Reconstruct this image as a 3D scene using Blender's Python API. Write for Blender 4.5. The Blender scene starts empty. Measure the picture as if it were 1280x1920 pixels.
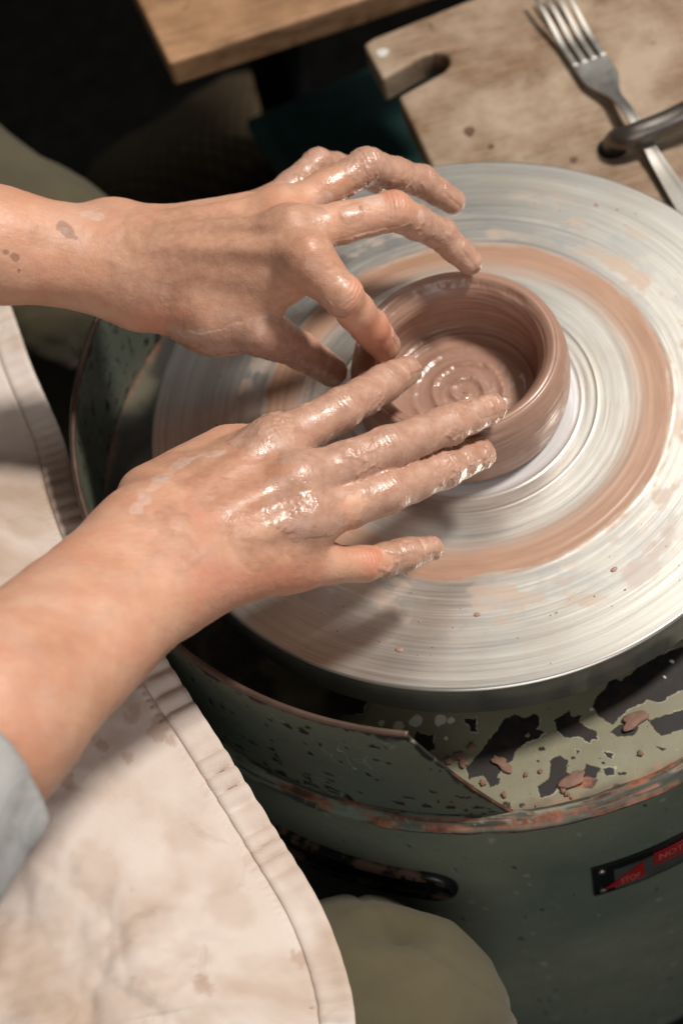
import bpy, bmesh, math, random
import numpy as np
from mathutils import Vector, Matrix
random.seed(7)
SC = bpy.context.scene
COL = SC.collection
# ------------------------------------------------------------------ camera
EL, DIST, ROLL = 0.98808766, 0.83971576, -0.27248642
TGT = np.array([-0.06930524, -0.0408401, 0.0])
FPX, W, H = 65 / 36 * 1920, 1280, 1920
CAMP = TGT + DIST * np.array([0, -math.cos(EL), math.sin(EL)])
FW = (TGT - CAMP) / DIST
_r = np.array([1.0, 0, 0]); _u = np.cross(_r, FW)
RT = math.cos(ROLL) * _r + math.sin(ROLL) * _u
UP = np.cross(RT, FW)
cd = bpy.data.cameras.new('camera'); cam = bpy.data.objects.new('camera', cd); COL.objects.link(cam)
cam.matrix_world = Matrix(((RT[0], UP[0], -FW[0], CAMP[0]), (RT[1], UP[1], -FW[1], CAMP[1]), (RT[2], UP[2], -FW[2], CAMP[2]), (0, 0, 0, 1)))
cd.sensor_fit = 'VERTICAL'; cd.sensor_height = 36; cd.lens = 65; cd.clip_end = 50; cd.clip_start = 0.02
cd.dof.use_dof = True; cd.dof.focus_distance = 0.775; cd.dof.aperture_fstop = 7.0
SC.camera = cam
# ------------------------------------------------------------------ light
wd = bpy.data.worlds.new('World'); SC.world = wd; wd.use_nodes = True
wd.node_tree.nodes['Background'].inputs[0].default_value = (0.95, 0.97, 1.0, 1)
wd.node_tree.nodes['Background'].inputs[1].default_value = 0.06
def lamp(name, d, dist, size, energy, col, spread=None, aim=(0, 0, 0)):
    l = bpy.data.lights.new(name, 'AREA'); l.shape = 'DISK'; l.size = size; l.energy = energy; l.color = col
    if spread: l.spread = spread
    o = bpy.data.objects.new(name, l); COL.objects.link(o)
    d = Vector(d).normalized(); o.location = Vector(aim) + d * dist
    o.rotation_euler = d.to_track_quat('Z', 'Y').to_euler()
    return o
lamp('key_lamp', (0.51, 0.07, 0.85), 2.2, 0.34, 53, (1.0, 0.925, 0.855))
lamp('window_lamp', (0.36, 0.43, 0.84), 1.7, 0.88, 4.1, (1.0, 0.96, 0.89))
lamp('fill_lamp', (0.05, -0.9, 0.5), 1.9, 1.3, 9.5, (1.0, 0.97, 0.95))
SC.view_settings.view_transform = 'Standard'; SC.view_settings.look = 'None'
SC.view_settings.exposure = 0.0; SC.view_settings.gamma = 1.0

# ------------------------------------------------------------------ helpers
def P(px, py, z):
    dr = FW + RT * (px - W / 2) / FPX - UP * (py - H / 2) / FPX
    return CAMP + dr * (z - CAMP[2]) / dr[2]
def link(o, parent=None):
    COL.objects.link(o)
    if parent is not None:
        o.parent = parent
        if parent.type == 'EMPTY' or True:
            o.matrix_parent_inverse = parent.matrix_world.inverted()
    return o
def mk(name, verts, faces, mat, parent=None, smooth=True):
    me = bpy.data.meshes.new(name)
    me.from_pydata([tuple(map(float, v)) for v in verts], [], [tuple(map(int, f)) for f in faces]); me.update()
    if smooth: me.polygons.foreach_set('use_smooth', [True] * len(me.polygons))
    if mat: me.materials.append(mat)
    o = bpy.data.objects.new(name, me)
    return link(o, parent)
def mk_np(name, V, Q, mat, parent=None):
    me = bpy.data.meshes.new(name); n = len(Q); k = Q.shape[1]
    me.vertices.add(len(V)); me.vertices.foreach_set('co', V.astype(np.float32).ravel())
    me.loops.add(n * k); me.loops.foreach_set('vertex_index', Q.astype(np.int32).ravel())
    me.polygons.add(n); me.polygons.foreach_set('loop_start', np.arange(0, n * k, k, dtype=np.int32))
    me.polygons.foreach_set('loop_total', np.full(n, k, np.int32))
    me.polygons.foreach_set('use_smooth', np.ones(n, bool))
    me.update(calc_edges=True); me.validate()
    if mat: me.materials.append(mat)
    return link(bpy.data.objects.new(name, me), parent)
def attr(o, name, arr):
    a = o.data.attributes.new(name, 'FLOAT_COLOR', 'POINT')
    full = np.ones((len(o.data.vertices), 4), np.float32); full[:, :arr.shape[1]] = arr
    a.data.foreach_set('color', full.ravel())
def tag(o, label, cat, group=None):
    o['label'] = label; o['category'] = cat
    if group: o['group'] = group
    return o
def empty(name, loc):
    o = bpy.data.objects.new(name, None); COL.objects.link(o); o.location = loc
    o.empty_display_size = 0.02
    bpy.context.view_layer.update(); return o
def bevel(o, w, seg=2, ang=40):
    m = o.modifiers.new('bevel', 'BEVEL'); m.width = w; m.segments = seg; m.limit_method = 'ANGLE'; m.angle_limit = math.radians(ang)
def bm_obj(name, bm, mat, parent=None, smooth=False):
    me = bpy.data.meshes.new(name); bm.to_mesh(me); bm.free()
    if smooth: me.polygons.foreach_set('use_smooth', [True] * len(me.polygons))
    me.materials.append(mat); return link(bpy.data.objects.new(name, me), parent)
def grid_quads(nu, nv, closed_u=False):
    i, j = np.meshgrid(np.arange(nu if closed_u else nu - 1), np.arange(nv - 1), indexing='ij')
    i2 = (i + 1) % nu
    return np.stack([i * nv + j, i2 * nv + j, i2 * nv + j + 1, i * nv + j + 1], -1).reshape(-1, 4)
def lathe(name, prof, n, mat, parent=None, fn=None, a0=0, a1=2 * math.pi):
    prof = np.array(prof, float); closed = abs(a1 - a0 - 2 * math.pi) < 1e-6
    th = np.linspace(a0, a1, n, endpoint=not closed)
    R = np.broadcast_to(prof[:, 0], (n, len(prof))).copy(); Z = np.broadcast_to(prof[:, 1], (n, len(prof))).copy(); T = np.broadcast_to(th[:, None], R.shape)
    if fn: R, Z = fn(R, Z, T)
    V = np.stack([R * np.cos(T), R * np.sin(T), Z], -1).reshape(-1, 3)
    return mk_np(name, V, grid_quads(n, len(prof), closed), mat, parent)
def spline(pts, n):
    pts = np.array(pts, float); k = len(pts)
    d = np.r_[0, np.cumsum(np.linalg.norm(np.diff(pts, axis=0), axis=1))]
    ext = np.vstack([2 * pts[0] - pts[1], pts, 2 * pts[-1] - pts[-2]])
    s = np.linspace(0, d[-1], n); i = np.clip(np.searchsorted(d, s, side='right') - 1, 0, k - 2)
    t = ((s - d[i]) / (d[i + 1] - d[i]))[:, None]
    p0, p1, p2, p3 = ext[i], ext[i + 1], ext[i + 2], ext[i + 3]
    return 0.5 * (2 * p1 + (p2 - p0) * t + (2 * p0 - 5 * p1 + 4 * p2 - p3) * t ** 2 + (3 * p1 - p0 - 3 * p2 + p3) * t ** 3)
# vectorised noise
_rng = np.random.RandomState(3); _perm = _rng.permutation(4096); _val = _rng.rand(4096) * 2 - 1
def vnoise(p):
    i = np.floor(p).astype(np.int64); f = p - i; f = f * f * f * (f * (f * 6 - 15) + 10)
    def h(x, y, z): return _val[_perm[(_perm[(_perm[x & 4095] + y) & 4095] + z) & 4095]]
    r = 0
    for dx in (0, 1):
        for dy in (0, 1):
            for dz in (0, 1):
                w = (f[:, 0] if dx else 1 - f[:, 0]) * (f[:, 1] if dy else 1 - f[:, 1]) * (f[:, 2] if dz else 1 - f[:, 2])
                r = r + w * h(i[:, 0] + dx, i[:, 1] + dy, i[:, 2] + dz)
    return r
def fbm(p, s, o=3, off=0.0):
    r = 0; a = 1.0; t = 0
    for k in range(o):
        r = r + a * vnoise(p * s + off + 17.3 * k); t += a; a *= 0.5; s *= 2.03
    return r / t
def sstep(a, b, x):
    t = np.clip((x - a) / (b - a), 0, 1); return t * t * (3 - 2 * t)
# ------------------------------------------------------------------ materials
class NT:
    def __init__(s, name):
        s.m = bpy.data.materials.new(name); s.m.use_nodes = True; s.t = s.m.node_tree; s.b = s.t.nodes['Principled BSDF']
    def n(s, typ, **kw):
        nd = s.t.nodes.new(typ)
        for k, v in kw.items():
            if k.startswith('i_'):
                key = k[2:]; key = int(key) if key.isdigit() else key
                s.set(nd, key, v)
            else: setattr(nd, k, v)
        return nd
    def set(s, nd, key, v):
        if isinstance(v, tuple) and len(v) == 2 and hasattr(v[0], 'outputs'): s.t.links.new(v[0].outputs[v[1]], nd.inputs[key])
        elif hasattr(v, 'outputs'): s.t.links.new(v.outputs[0], nd.inputs[key])
        elif hasattr(v, 'is_output'): s.t.links.new(v, nd.inputs[key])
        else: nd.inputs[key].default_value = v
    def P(s, **kw):
        for k, v in kw.items(): s.set(s.b, k.replace('_', ' '), v)
        return s.m
    def math(s, op, a, b=0.0, c=0.0, clamp=False):
        nd = s.t.nodes.new('ShaderNodeMath'); nd.operation = op; nd.use_clamp = clamp
        s.set(nd, 0, a); s.set(nd, 1, b); s.set(nd, 2, c); return nd.outputs[0]
    def ramp(s, fac, stops, interp='LINEAR'):
        nd = s.t.nodes.new('ShaderNodeValToRGB'); nd.color_ramp.interpolation = interp; e = nd.color_ramp.elements
        while len(e) < len(stops): e.new(0.5)
        for q, (p_, c) in zip(e, stops):
            q.position = p_; q.color = c if isinstance(c, tuple) and len(c) == 4 else ((*c, 1) if isinstance(c, tuple) else (c, c, c, 1))
        s.set(nd, 0, fac); return nd.outputs[0]
    def mix(s, f, a, b, mode='MIX'):
        nd = s.t.nodes.new('ShaderNodeMix'); nd.data_type = 'RGBA'; nd.blend_type = mode
        s.set(nd, 0, f); s.set(nd, 6, (*a, 1) if isinstance(a, tuple) and len(a) == 3 and not hasattr(a[0], 'outputs') else a)
        s.set(nd, 7, (*b, 1) if isinstance(b, tuple) and len(b) == 3 and not hasattr(b[0], 'outputs') else b); return nd.outputs[2]
    def noise(s, vec, scale, detail=3, rough=0.55, dist=0.0):
        nd = s.n('ShaderNodeTexNoise'); nd.inputs['Scale'].default_value = scale; nd.inputs['Detail'].default_value = detail
        nd.inputs['Roughness'].default_value = rough; nd.inputs['Distortion'].default_value = dist
        if vec is not None: s.set(nd, 'Vector', vec)
        return nd.outputs[0]
    def obj(s): return s.n('ShaderNodeTexCoord').outputs['Object']
    def scale(s, v, sc):
        nd = s.n('ShaderNodeVectorMath', operation='MULTIPLY'); s.set(nd, 0, v); nd.inputs[1].default_value = sc; return nd.outputs[0]
    def attr(s, name):
        a = s.n('ShaderNodeAttribute', attribute_name=name); sp = s.n('ShaderNodeSeparateColor'); s.set(sp, 0, a.outputs[0])
        return sp.outputs[0], sp.outputs[1], sp.outputs[2], a.outputs['Alpha']
    def bump(s, h, strength, dist=0.001, normal=None):
        nd = s.n('ShaderNodeBump'); nd.inputs['Strength'].default_value = strength; nd.inputs['Distance'].default_value = dist
        s.set(nd, 'Height', h)
        if normal is not None: s.set(nd, 'Normal', normal)
        return nd.outputs[0]
    def polar(s):
        """radius, and a seamless vector that runs round the axis"""
        o = s.obj(); sp = s.n('ShaderNodeSeparateXYZ'); s.set(sp, 0, o)
        r = s.math('SQRT', s.math('ADD', s.math('MULTIPLY', sp.outputs[0], sp.outputs[0]), s.math('MULTIPLY', sp.outputs[1], sp.outputs[1])))
        rc = s.math('MAXIMUM', r, 1e-4)
        c = s.math('DIVIDE', sp.outputs[0], rc); d = s.math('DIVIDE', sp.outputs[1], rc)
        return r, c, d, sp.outputs[2]
    def vec(s, x, y, z):
        nd = s.n('ShaderNodeCombineXYZ'); s.set(nd, 0, x); s.set(nd, 1, y); s.set(nd, 2, z); return nd.outputs[0]

CLAY = (0.345, 0.188, 0.122)
def mat_clay():
    t = NT('wet clay'); r, c, d, z = t.polar(); o = t.obj()
    v = t.vec(t.math('MULTIPLY', c, 1.2), t.math('MULTIPLY', d, 1.2), t.math('ADD', t.math('MULTIPLY', r, 420), t.math('MULTIPLY', z, 500)))
    n1 = t.noise(v, 1.0, 4, 0.6); n2 = t.noise(o, 90, 4)
    col = t.mix(t.ramp(n1, [(0.3, 0.0), (0.75, 1.0)]), (0.335, 0.195, 0.140), (0.44, 0.275, 0.205))
    col = t.mix(t.ramp(n2, [(0.45, 0.0), (0.8, 0.5)]), col, (0.27, 0.14, 0.09))
    b = t.bump(n1, 0.22, 0.0006, t.bump(n2, 0.12, 0.001))
    fl = t.math('MULTIPLY', t.math('LESS_THAN', r, 0.0365), t.math('LESS_THAN', z, 0.016))
    ro = t.math('SUBTRACT', t.ramp(n2, [(0.35, 0.30), (0.7, 0.55)]), t.math('MULTIPLY', fl, 0.2))
    ro = t.math('ADD', ro, t.math('MULTIPLY', t.math('GREATER_THAN', r, 0.0455), 0.16))
    return t.P(Base_Color=col, Roughness=ro, Normal=b, Coat_Weight=0.15, Coat_Roughness=0.2)
def mat_disc():
    t = NT('smeared wheel metal'); r, c, d, z = t.polar(); o = t.obj()
    def ring(k, kr, off=0.0, det=4): 
        return t.noise(t.vec(t.math('ADD', t.math('MULTIPLY', c, k), off), t.math('MULTIPLY', d, k), t.math('MULTIPLY', r, kr)), 1.0, det, 0.62)
    fine = ring(1.5, 900, 3.1); mid = ring(2.2, 160, 7.7); big = ring(1.3, 55, 1.3, 3); blot = t.noise(o, 26, 4, 0.6, 0.6); pat = ring(4.2, 62, 21.0, 3)
    base = t.mix(t.ramp(t.math('ADD', t.math('MULTIPLY', fine, 0.6), t.math('MULTIPLY', ring(1.2, 330, 40.0, 3), 0.4)), [(0.34, 0.0), (0.60, 1.0)]), (0.54, 0.52, 0.48), (0.78, 0.75, 0.68))
    base = t.mix(t.ramp(big, [(0.42, 0.0), (0.64, 0.5)]), base, (0.52, 0.50, 0.47))
    base = t.mix(t.ramp(blot, [(0.50, 0.0), (0.68, 0.28)]), base, (0.55, 0.44, 0.33))
    # tan smears outside the clay ring
    zone = t.ramp(r, [(0.094, 0.0), (0.100, 1.0), (0.122, 0.8), (0.135, 0.0)])
    sm = t.math('MULTIPLY', zone, t.ramp(pat, [(0.535, 0.0), (0.60, 1.0)]))
    base = t.mix(t.math('MULTIPLY', sm, 0.62), base, (0.55, 0.38, 0.27))
    sm2 = t.math('MULTIPLY', zone, t.ramp(ring(4.0, 80, 55.0, 3), [(0.54, 0.0), (0.60, 1.0)]))
    base = t.mix(t.math('MULTIPLY', sm2, 0.45), base, (0.50, 0.50, 0.50))
    # the broad clay ring
    rr = t.math('ADD', r, t.math('MULTIPLY', t.math('SUBTRACT', mid, 0.5), 0.012))
    rr2 = t.math('ADD', rr, t.math('MULTIPLY', t.math('SUBTRACT', pat, 0.5), 0.008))
    band = t.ramp(rr, [(0.0745, 0.0), (0.0835, 1.0)]); band2 = t.ramp(rr2, [(0.0950, 1.0), (0.0968, 0.0)])
    b = t.math('MULTIPLY', band, band2)
    b = t.math('MULTIPLY', b, t.ramp(fine, [(0.2, 0.82), (0.5, 1.0)]))
    clay = t.mix(t.ramp(mid, [(0.35, 0.0), (0.7, 1.0)]), (0.40, 0.235, 0.155), (0.50, 0.315, 0.22))
    col = t.mix(b, base, clay)
    # thin slip lines round the foot of the bowl
    for (a0, a1, w, m) in ((0.0535, 0.0542, 0.0006, 0.85), (0.0610, 0.0614, 0.0006, 0.35)):
        ln = t.math('MULTIPLY', t.ramp(rr if 0 else t.math('ADD', r, t.math('MULTIPLY', t.math('SUBTRACT', big, 0.5), 0.004)), [(a0 - w, 0.0), (a0, 1.0), (a1, 1.0), (a1 + w, 0.0)]), m)
        col = t.mix(ln, col, (0.36, 0.20, 0.13))
    wet = t.ramp(r, [(0.0525, 1.0), (0.0550, 0.0)])
    col = t.mix(t.math('MULTIPLY', wet, t.ramp(fine, [(0.3, 0.5), (0.65, 1.0)])), col, (0.72, 0.73, 0.755))
    film_ = t.math('ADD', t.math('MULTIPLY', sm, 0.5), t.math('MULTIPLY', blot, 0.2))
    met = t.math('MULTIPLY', t.math('SUBTRACT', 1.0, b), t.math('SUBTRACT', t.math('SUBTRACT', 0.93, film_), t.math('MULTIPLY', wet, 0.65)), 0, True)
    rough = t.math('ADD', t.math('MULTIPLY', fine, 0.16), t.math('SUBTRACT', 0.24, t.math('MULTIPLY', wet, 0.18)))
    bm = t.bump(fine, 0.12, 0.0004, t.bump(mid, 0.08, 0.0005))
    return t.P(Base_Color=col, Metallic=met, Roughness=rough, Normal=bm)
def mat_rim():
    t = NT('wheel rim metal'); r, c, d, z = t.polar()
    n = t.noise(t.vec(t.math('MULTIPLY', c, 26), t.math('MULTIPLY', d, 26), t.math('MULTIPLY', z, 18)), 1.0, 3, 0.5)
    drip = t.ramp(n, [(0.64, 0.0), (0.68, 1.0)])
    col = t.mix(t.math('MULTIPLY', drip, 0.55), (0.15, 0.153, 0.142), (0.34, 0.22, 0.155))
    return t.P(Base_Color=col, Metallic=0.45, Roughness=t.ramp(n, [(0.3, 0.25), (0.7, 0.42)]))
def mat_paint(name, attrn=None, base=(0.118, 0.122, 0.078), teal=0.0):
    t = NT(name); o = t.obj(); n = t.noise(o, 35, 5, 0.6); n2 = t.noise(o, 240, 3, 0.6); n3 = t.noise(o, 9, 3)
    col = t.mix(t.ramp(n, [(0.3, 0.0), (0.75, 1.0)]), base, tuple(x * 1.22 for x in base))
    if teal: col = t.mix(t.math('MULTIPLY', t.ramp(n3, [(0.35, 0.0), (0.6, 1.0)]), teal), col, (0.035, 0.085, 0.070))
    # fine scratches and nicks of the bare dark metal
    st = t.noise(t.scale(o, (1, 1, 0.25)), 300, 4, 0.7, 0.3)
    nick = t.ramp(st, [(0.672, 0.0), (0.695, 1.0)])
    col = t.mix(t.math('MULTIPLY', nick, 0.8), col, (0.012, 0.011, 0.010))
    sc = t.n('ShaderNodeTexWave', wave_type='BANDS'); sc.inputs['Scale'].default_value = 55; sc.inputs['Distortion'].default_value = 22; sc.inputs['Detail'].default_value = 3
    t.set(sc, 'Vector', o)
    scr = t.math('MULTIPLY', t.ramp(sc.outputs[0], [(0.988, 0.0), (1.0, 1.0)]), t.ramp(n, [(0.5, 0.0), (0.62, 1.0)]))
    col = t.mix(t.math('MULTIPLY', scr, 0.35), col, (0.42, 0.43, 0.36))
    rough = t.ramp(n2, [(0.3, 0.36), (0.7, 0.52)]); bh = n2; st_ = 0.10; nrm = t.bump(bh, st_, 0.001)
    if attrn:
        a, e, k, w = t.attr(attrn)
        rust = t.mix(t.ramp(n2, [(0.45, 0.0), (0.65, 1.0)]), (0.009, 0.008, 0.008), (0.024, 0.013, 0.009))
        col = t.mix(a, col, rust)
        col = t.mix(e, col, (0.62, 0.60, 0.52))
        cl = t.mix(t.ramp(t.noise(o, 60, 4, 0.7), [(0.40, 0.0), (0.62, 1.0)]), (0.075, 0.035, 0.022), (0.33, 0.125, 0.070))
        col = t.mix(k, col, cl)
        rough = t.math('ADD', rough, t.math('MULTIPLY', a, 0.2))
        hh = t.math('ADD', t.math('MULTIPLY', t.math('SUBTRACT', 1.0, a), 1.0), t.math('MULTIPLY', n2, 0.25))
        nrm = t.bump(hh, 0.6, 0.0006)
    return t.P(Base_Color=col, Roughness=rough, Normal=nrm)
def mat_wood(name, c0, c1, ang, c2=None):
    t = NT(name); o = t.obj()
    mp = t.n('ShaderNodeMapping'); t.set(mp, 0, o); mp.inputs['Rotation'].default_value = (0, 0, ang); mp.inputs['Scale'].default_value = (8, 150, 40)
    g = t.noise(mp.outputs[0], 1.0, 6, 0.65, 0.5)
    mp2 = t.n('ShaderNodeMapping'); t.set(mp2, 0, o); mp2.inputs['Rotation'].default_value = (0, 0, ang); mp2.inputs['Scale'].default_value = (30, 900, 200)
    g2 = t.noise(mp2.outputs[0], 1.0, 3, 0.6)
    bl = t.noise(o, 17, 5, 0.65); sp = t.noise(o, 55, 3, 0.5, 1.2)
    col = t.mix(t.ramp(g, [(0.32, 0.0), (0.68, 1.0)]), c0, c1)
    col = t.mix(t.math('MULTIPLY', t.ramp(g2, [(0.45, 0.0), (0.62, 1.0)]), 0.6), col, tuple(x * 0.55 for x in c0))
    col = t.mix(t.ramp(bl, [(0.40, 0.0), (0.64, 0.8)]), col, c2 or tuple(min(1, x * 1.35) for x in c1))
    col = t.mix(t.math('MULTIPLY', t.ramp(sp, [(0.70, 0.0), (0.76, 1.0)]), 0.7), col, tuple(x * 0.35 for x in c0))
    return t.P(Base_Color=col, Roughness=0.55, Normal=t.bump(g, 0.35, 0.0012, t.bump(g2, 0.3, 0.0005)))
def mat_metal(name, col, rough, dirt=0.0):
    t = NT(name); o = t.obj(); n = t.noise(o, 120, 4, 0.6); n2 = t.noise(o, 30, 3)
    c = t.mix(t.math('MULTIPLY', t.ramp(n2, [(0.45, 0.0), (0.7, 1.0)]), dirt), col, (0.30, 0.22, 0.16))
    return t.P(Base_Color=c, Metallic=1.0 - 0.3 * dirt, Roughness=t.ramp(n, [(0.3, rough), (0.75, rough + 0.16)]), Normal=t.bump(n, 0.06, 0.001))
def mat_plain(name, col, rough=0.5, metallic=0.0, nz=0.2, spec=0.5):
    t = NT(name); o = t.obj(); n = t.noise(o, 60, 4, 0.6)
    c = t.mix(t.ramp(n, [(0.3, 0.0), (0.75, 1.0)]), tuple(x * (1 - nz) for x in col), tuple(min(1, x * (1 + nz)) for x in col))
    return t.P(Base_Color=c, Roughness=rough, Metallic=metallic, Normal=t.bump(n, 0.1, 0.001), Specular_IOR_Level=spec)
def mat_cloth(name, col, dark, stain=None, weave=1500, rough=0.9, mask=None):
    t = NT(name); o = t.obj()
    wv = t.n('ShaderNodeTexWave', wave_type='BANDS', bands_direction='X'); wv.inputs['Scale'].default_value = weave / 6.28 * 1.0
    mp = t.n('ShaderNodeMapping'); t.set(mp, 0, o); mp.inputs['Rotation'].default_value = (0, 0, 0.5); t.set(wv, 'Vector', mp.outputs[0])
    wv2 = t.n('ShaderNodeTexWave', wave_type='BANDS', bands_direction='Y'); wv2.inputs['Scale'].default_value = weave / 6.28; t.set(wv2, 'Vector', mp.outputs[0])
    wh = t.math('MAXIMUM', wv.outputs[0], wv2.outputs[0])
    n = t.noise(o, 28, 4, 0.6); n2 = t.noise(o, 11, 4, 0.65, 0.4); n3 = t.noise(o, 45, 4, 0.7, 0.8)
    c = t.mix(t.ramp(n, [(0.3, 0.0), (0.75, 1.0)]), dark, col)
    c = t.mix(t.math('MULTIPLY', t.math('SUBTRACT', 1.0, wh), 0.35), c, tuple(x * 0.6 for x in dark))
    if stain:
        c = t.mix(t.ramp(n2, [(0.45, 0.0), (0.68, 0.8)]), c, stain)
        c = t.mix(t.ramp(n3, [(0.60, 0.0), (0.74, 0.35)]), c, tuple(x * 0.75 for x in stain))
    if mask:
        a_, b_, c_, _ = t.attr(mask); c = t.mix(t.math('MULTIPLY', a_, 0.5), c, (0.42, 0.26, 0.18)); c = t.mix(t.math('MULTIPLY', b_, 0.36), c, (0.42, 0.29, 0.19))
    return t.P(Base_Color=c, Roughness=rough, Normal=t.bump(wh, 0.35, 0.0004, t.bump(n3, 0.12, 0.001)), Sheen_Weight=0.15)
def mat_skin():
    t = NT('skin and slip'); o = t.obj(); cl, film, blush, wet = t.attr('mask'); nail, spot, pale, _w = t.attr('mask2')
    n = t.noise(o, 45, 4, 0.6); n2 = t.noise(o, 230, 3, 0.6); n3 = t.noise(o, 700, 3, 0.6); v = t.n('ShaderNodeTexVoronoi', feature='DISTANCE_TO_EDGE'); v.inputs['Scale'].default_value = 900; t.set(v, 'Vector', o)
    skin = t.mix(t.ramp(n, [(0.3, 0.0), (0.7, 1.0)]), (0.56, 0.285, 0.175), (0.70, 0.415, 0.28))
    skin = t.mix(t.ramp(t.noise(o, 95, 3, 0.6), [(0.42, 0.0), (0.72, 0.55)]), skin, (0.60, 0.27, 0.18))
    skin = t.mix(t.ramp(t.noise(o, 38, 4, 0.65, 0.6), [(0.52, 0.0), (0.66, 0.22)]), skin, (0.50, 0.36, 0.31))
    skin = t.mix(t.math('MULTIPLY', blush, 0.55), skin, (0.62, 0.22, 0.14))
    skin = t.mix(nail, skin, (0.60, 0.36, 0.28))
    skin = t.mix(t.math('MULTIPLY', _w, 0.16), skin, (0.30, 0.24, 0.25))
    skin = t.mix(t.math('MULTIPLY', film, 0.85), skin, t.mix(t.ramp(n2, [(0.3, 0.0), (0.7, 1.0)]), (0.42, 0.222, 0.142), (0.55, 0.318, 0.215)))
    skin = t.mix(t.math('MULTIPLY', pale, t.ramp(n2, [(0.3, 0.15), (0.65, 0.6)])), skin, (0.68, 0.52, 0.45))
    clay = t.mix(t.ramp(n2, [(0.3, 0.0), (0.72, 1.0)]), (0.45, 0.248, 0.172), (0.565, 0.352, 0.262))
    clf = t.math('MULTIPLY', cl, t.ramp(t.noise(o, 130, 4, 0.65, 0.4), [(0.30, 0.78), (0.60, 1.0)]))
    col = t.mix(clf, skin, clay)
    col = t.mix(t.math('MULTIPLY', spot, 0.85), col, (0.16, 0.075, 0.05))
    r_s = t.ramp(n2, [(0.3, 0.44), (0.7, 0.60)]); 
    r_w = t.ramp(n2, [(0.35, 0.17), (0.65, 0.36)])
    mx = t.n('ShaderNodeMix'); t.set(mx, 0, wet); t.set(mx, 2, r_s); t.set(mx, 3, r_w)
    sss = t.math('MULTIPLY', t.math('SUBTRACT', 1.0, cl), 0.13)
    v2 = t.n('ShaderNodeTexVoronoi', feature='DISTANCE_TO_EDGE'); v2.inputs['Scale'].default_value = 420; t.set(v2, 'Vector', o)
    bs = t.bump(v.outputs[0], 0.25, 0.0004, t.bump(t.ramp(v2.outputs[0], [(0.0, 0.0), (0.12, 1.0)]), 0.12, 0.0003, t.bump(n3, 0.18, 0.0006)))
    hc = t.math('MULTIPLY', t.math('ADD', n2, t.math('MULTIPLY', n3, 0.3)), cl)
    bs = t.bump(hc, 0.13, 0.0012, bs)
    t.b.inputs['Subsurface Radius'].default_value = (0.010, 0.0035, 0.0018); t.b.inputs['Subsurface Scale'].default_value = 0.6
    return t.P(Base_Color=col, Roughness=mx.outputs[0], Subsurface_Weight=sss, Normal=bs, Coat_Weight=t.math('MULTIPLY', wet, 0.18), Coat_Roughness=0.2)

M_clay, M_disc, M_rim = mat_clay(), mat_disc(), mat_rim()
M_pan = mat_paint('chipped olive paint', 'chips_shade', (0.205, 0.192, 0.125))
M_drum = mat_paint('olive housing paint', 'chips_shade', (0.195, 0.212, 0.155), 0.45)
M_guard = mat_paint('scratched olive guard paint', 'chips_shade', (0.120, 0.122, 0.088), 0.5)
M_skin = mat_skin()
M_black = mat_plain('worn black paint', (0.013, 0.013, 0.014), 0.28, 0.0, 0.3)
M_cavity_shade = mat_plain('painted cavity shade', (0.006, 0.006, 0.006), 0.8)  # painted shade for the handle slot and the rod hole
M_floor = mat_plain('dark studio floor', (0.0045, 0.0045, 0.004), 0.95, 0.0, 0.4, 0.03)
# ------------------------------------------------------------------ setting
def floor():
    bm = bmesh.new(); s = 3.0
    n = 12
    vs = [[bm.verts.new((-s + 2 * s * i / n, -s + 2 * s * j / n, -0.56)) for j in range(n + 1)] for i in range(n + 1)]
    for i in range(n):
        for j in range(n): bm.faces.new((vs[i][j], vs[i + 1][j], vs[i + 1][j + 1], vs[i][j + 1]))
    o = bm_obj('floor', bm, M_floor); o['kind'] = 'structure'
floor()
# ------------------------------------------------------------------ potter's wheel
DISC_R, DISC_T = 0.15, 0.0234
wheel = empty('potters_wheel', (0, 0, -0.56))
tag(wheel, 'potter\'s wheel with pale metal wheel head and chipped olive green splash pan', 'pottery wheel')
def disc_fn(R, Z, T):
    p = np.stack([np.cos(T) * 0.9, np.sin(T) * 0.9, R * 520], -1).reshape(-1, 3)
    n = vnoise(p).reshape(R.shape); n2 = vnoise(p * np.array([2.5, 2.5, 0.4]) + 7).reshape(R.shape)
    band = sstep(0.0755, 0.083, R + 0.002 * n2) * sstep(0.0975, 0.0955, R + 0.0015 * n2)
    slip = np.exp(-((R - 0.0538) / 0.0006) ** 2) + 0.5 * np.exp(-((R - 0.0612) / 0.0005) ** 2)
    return R, Z + (band * (0.00022 + 0.00016 * n) + 0.0003 * slip + 0.00003 * n) * (R < DISC_R - 0.004) * (R > 0.05)
lathe('wheel_head', [(0.0005, 0)] + [(r, 0) for r in np.linspace(0.01, DISC_R - 0.0012, 300)] + [(DISC_R - 0.0005, -0.0003), (DISC_R, -0.0012)], 400, M_disc, wheel, disc_fn)
def splashes():
    rng = random.Random(12); bm = bmesh.new()
    for k in range(110):
        a = rng.uniform(0, 2 * math.pi); r = math.sqrt(rng.uniform(0.098 ** 2, 0.147 ** 2)); q = 0.00025 + 0.0011 * rng.random() ** 4
        g = bmesh.ops.create_icosphere(bm, subdivisions=2, radius=q)['verts']; e = rng.uniform(0.8, 2.2)
        for v in g: v.co = (v.co.x * 1.0, v.co.y * e, v.co.z * 0.4)
        bmesh.ops.rotate(bm, cent=(0, 0, 0), matrix=Matrix.Rotation(a, 3, 'Z'), verts=g); bmesh.ops.translate(bm, vec=(r * math.cos(a), r * math.sin(a), 0.0001), verts=g)
    o = bm_obj('slip_splashes', bm, M_clay, bpy.data.objects['wheel_head'], True); o['kind'] = 'stuff'
splashes()
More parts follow.
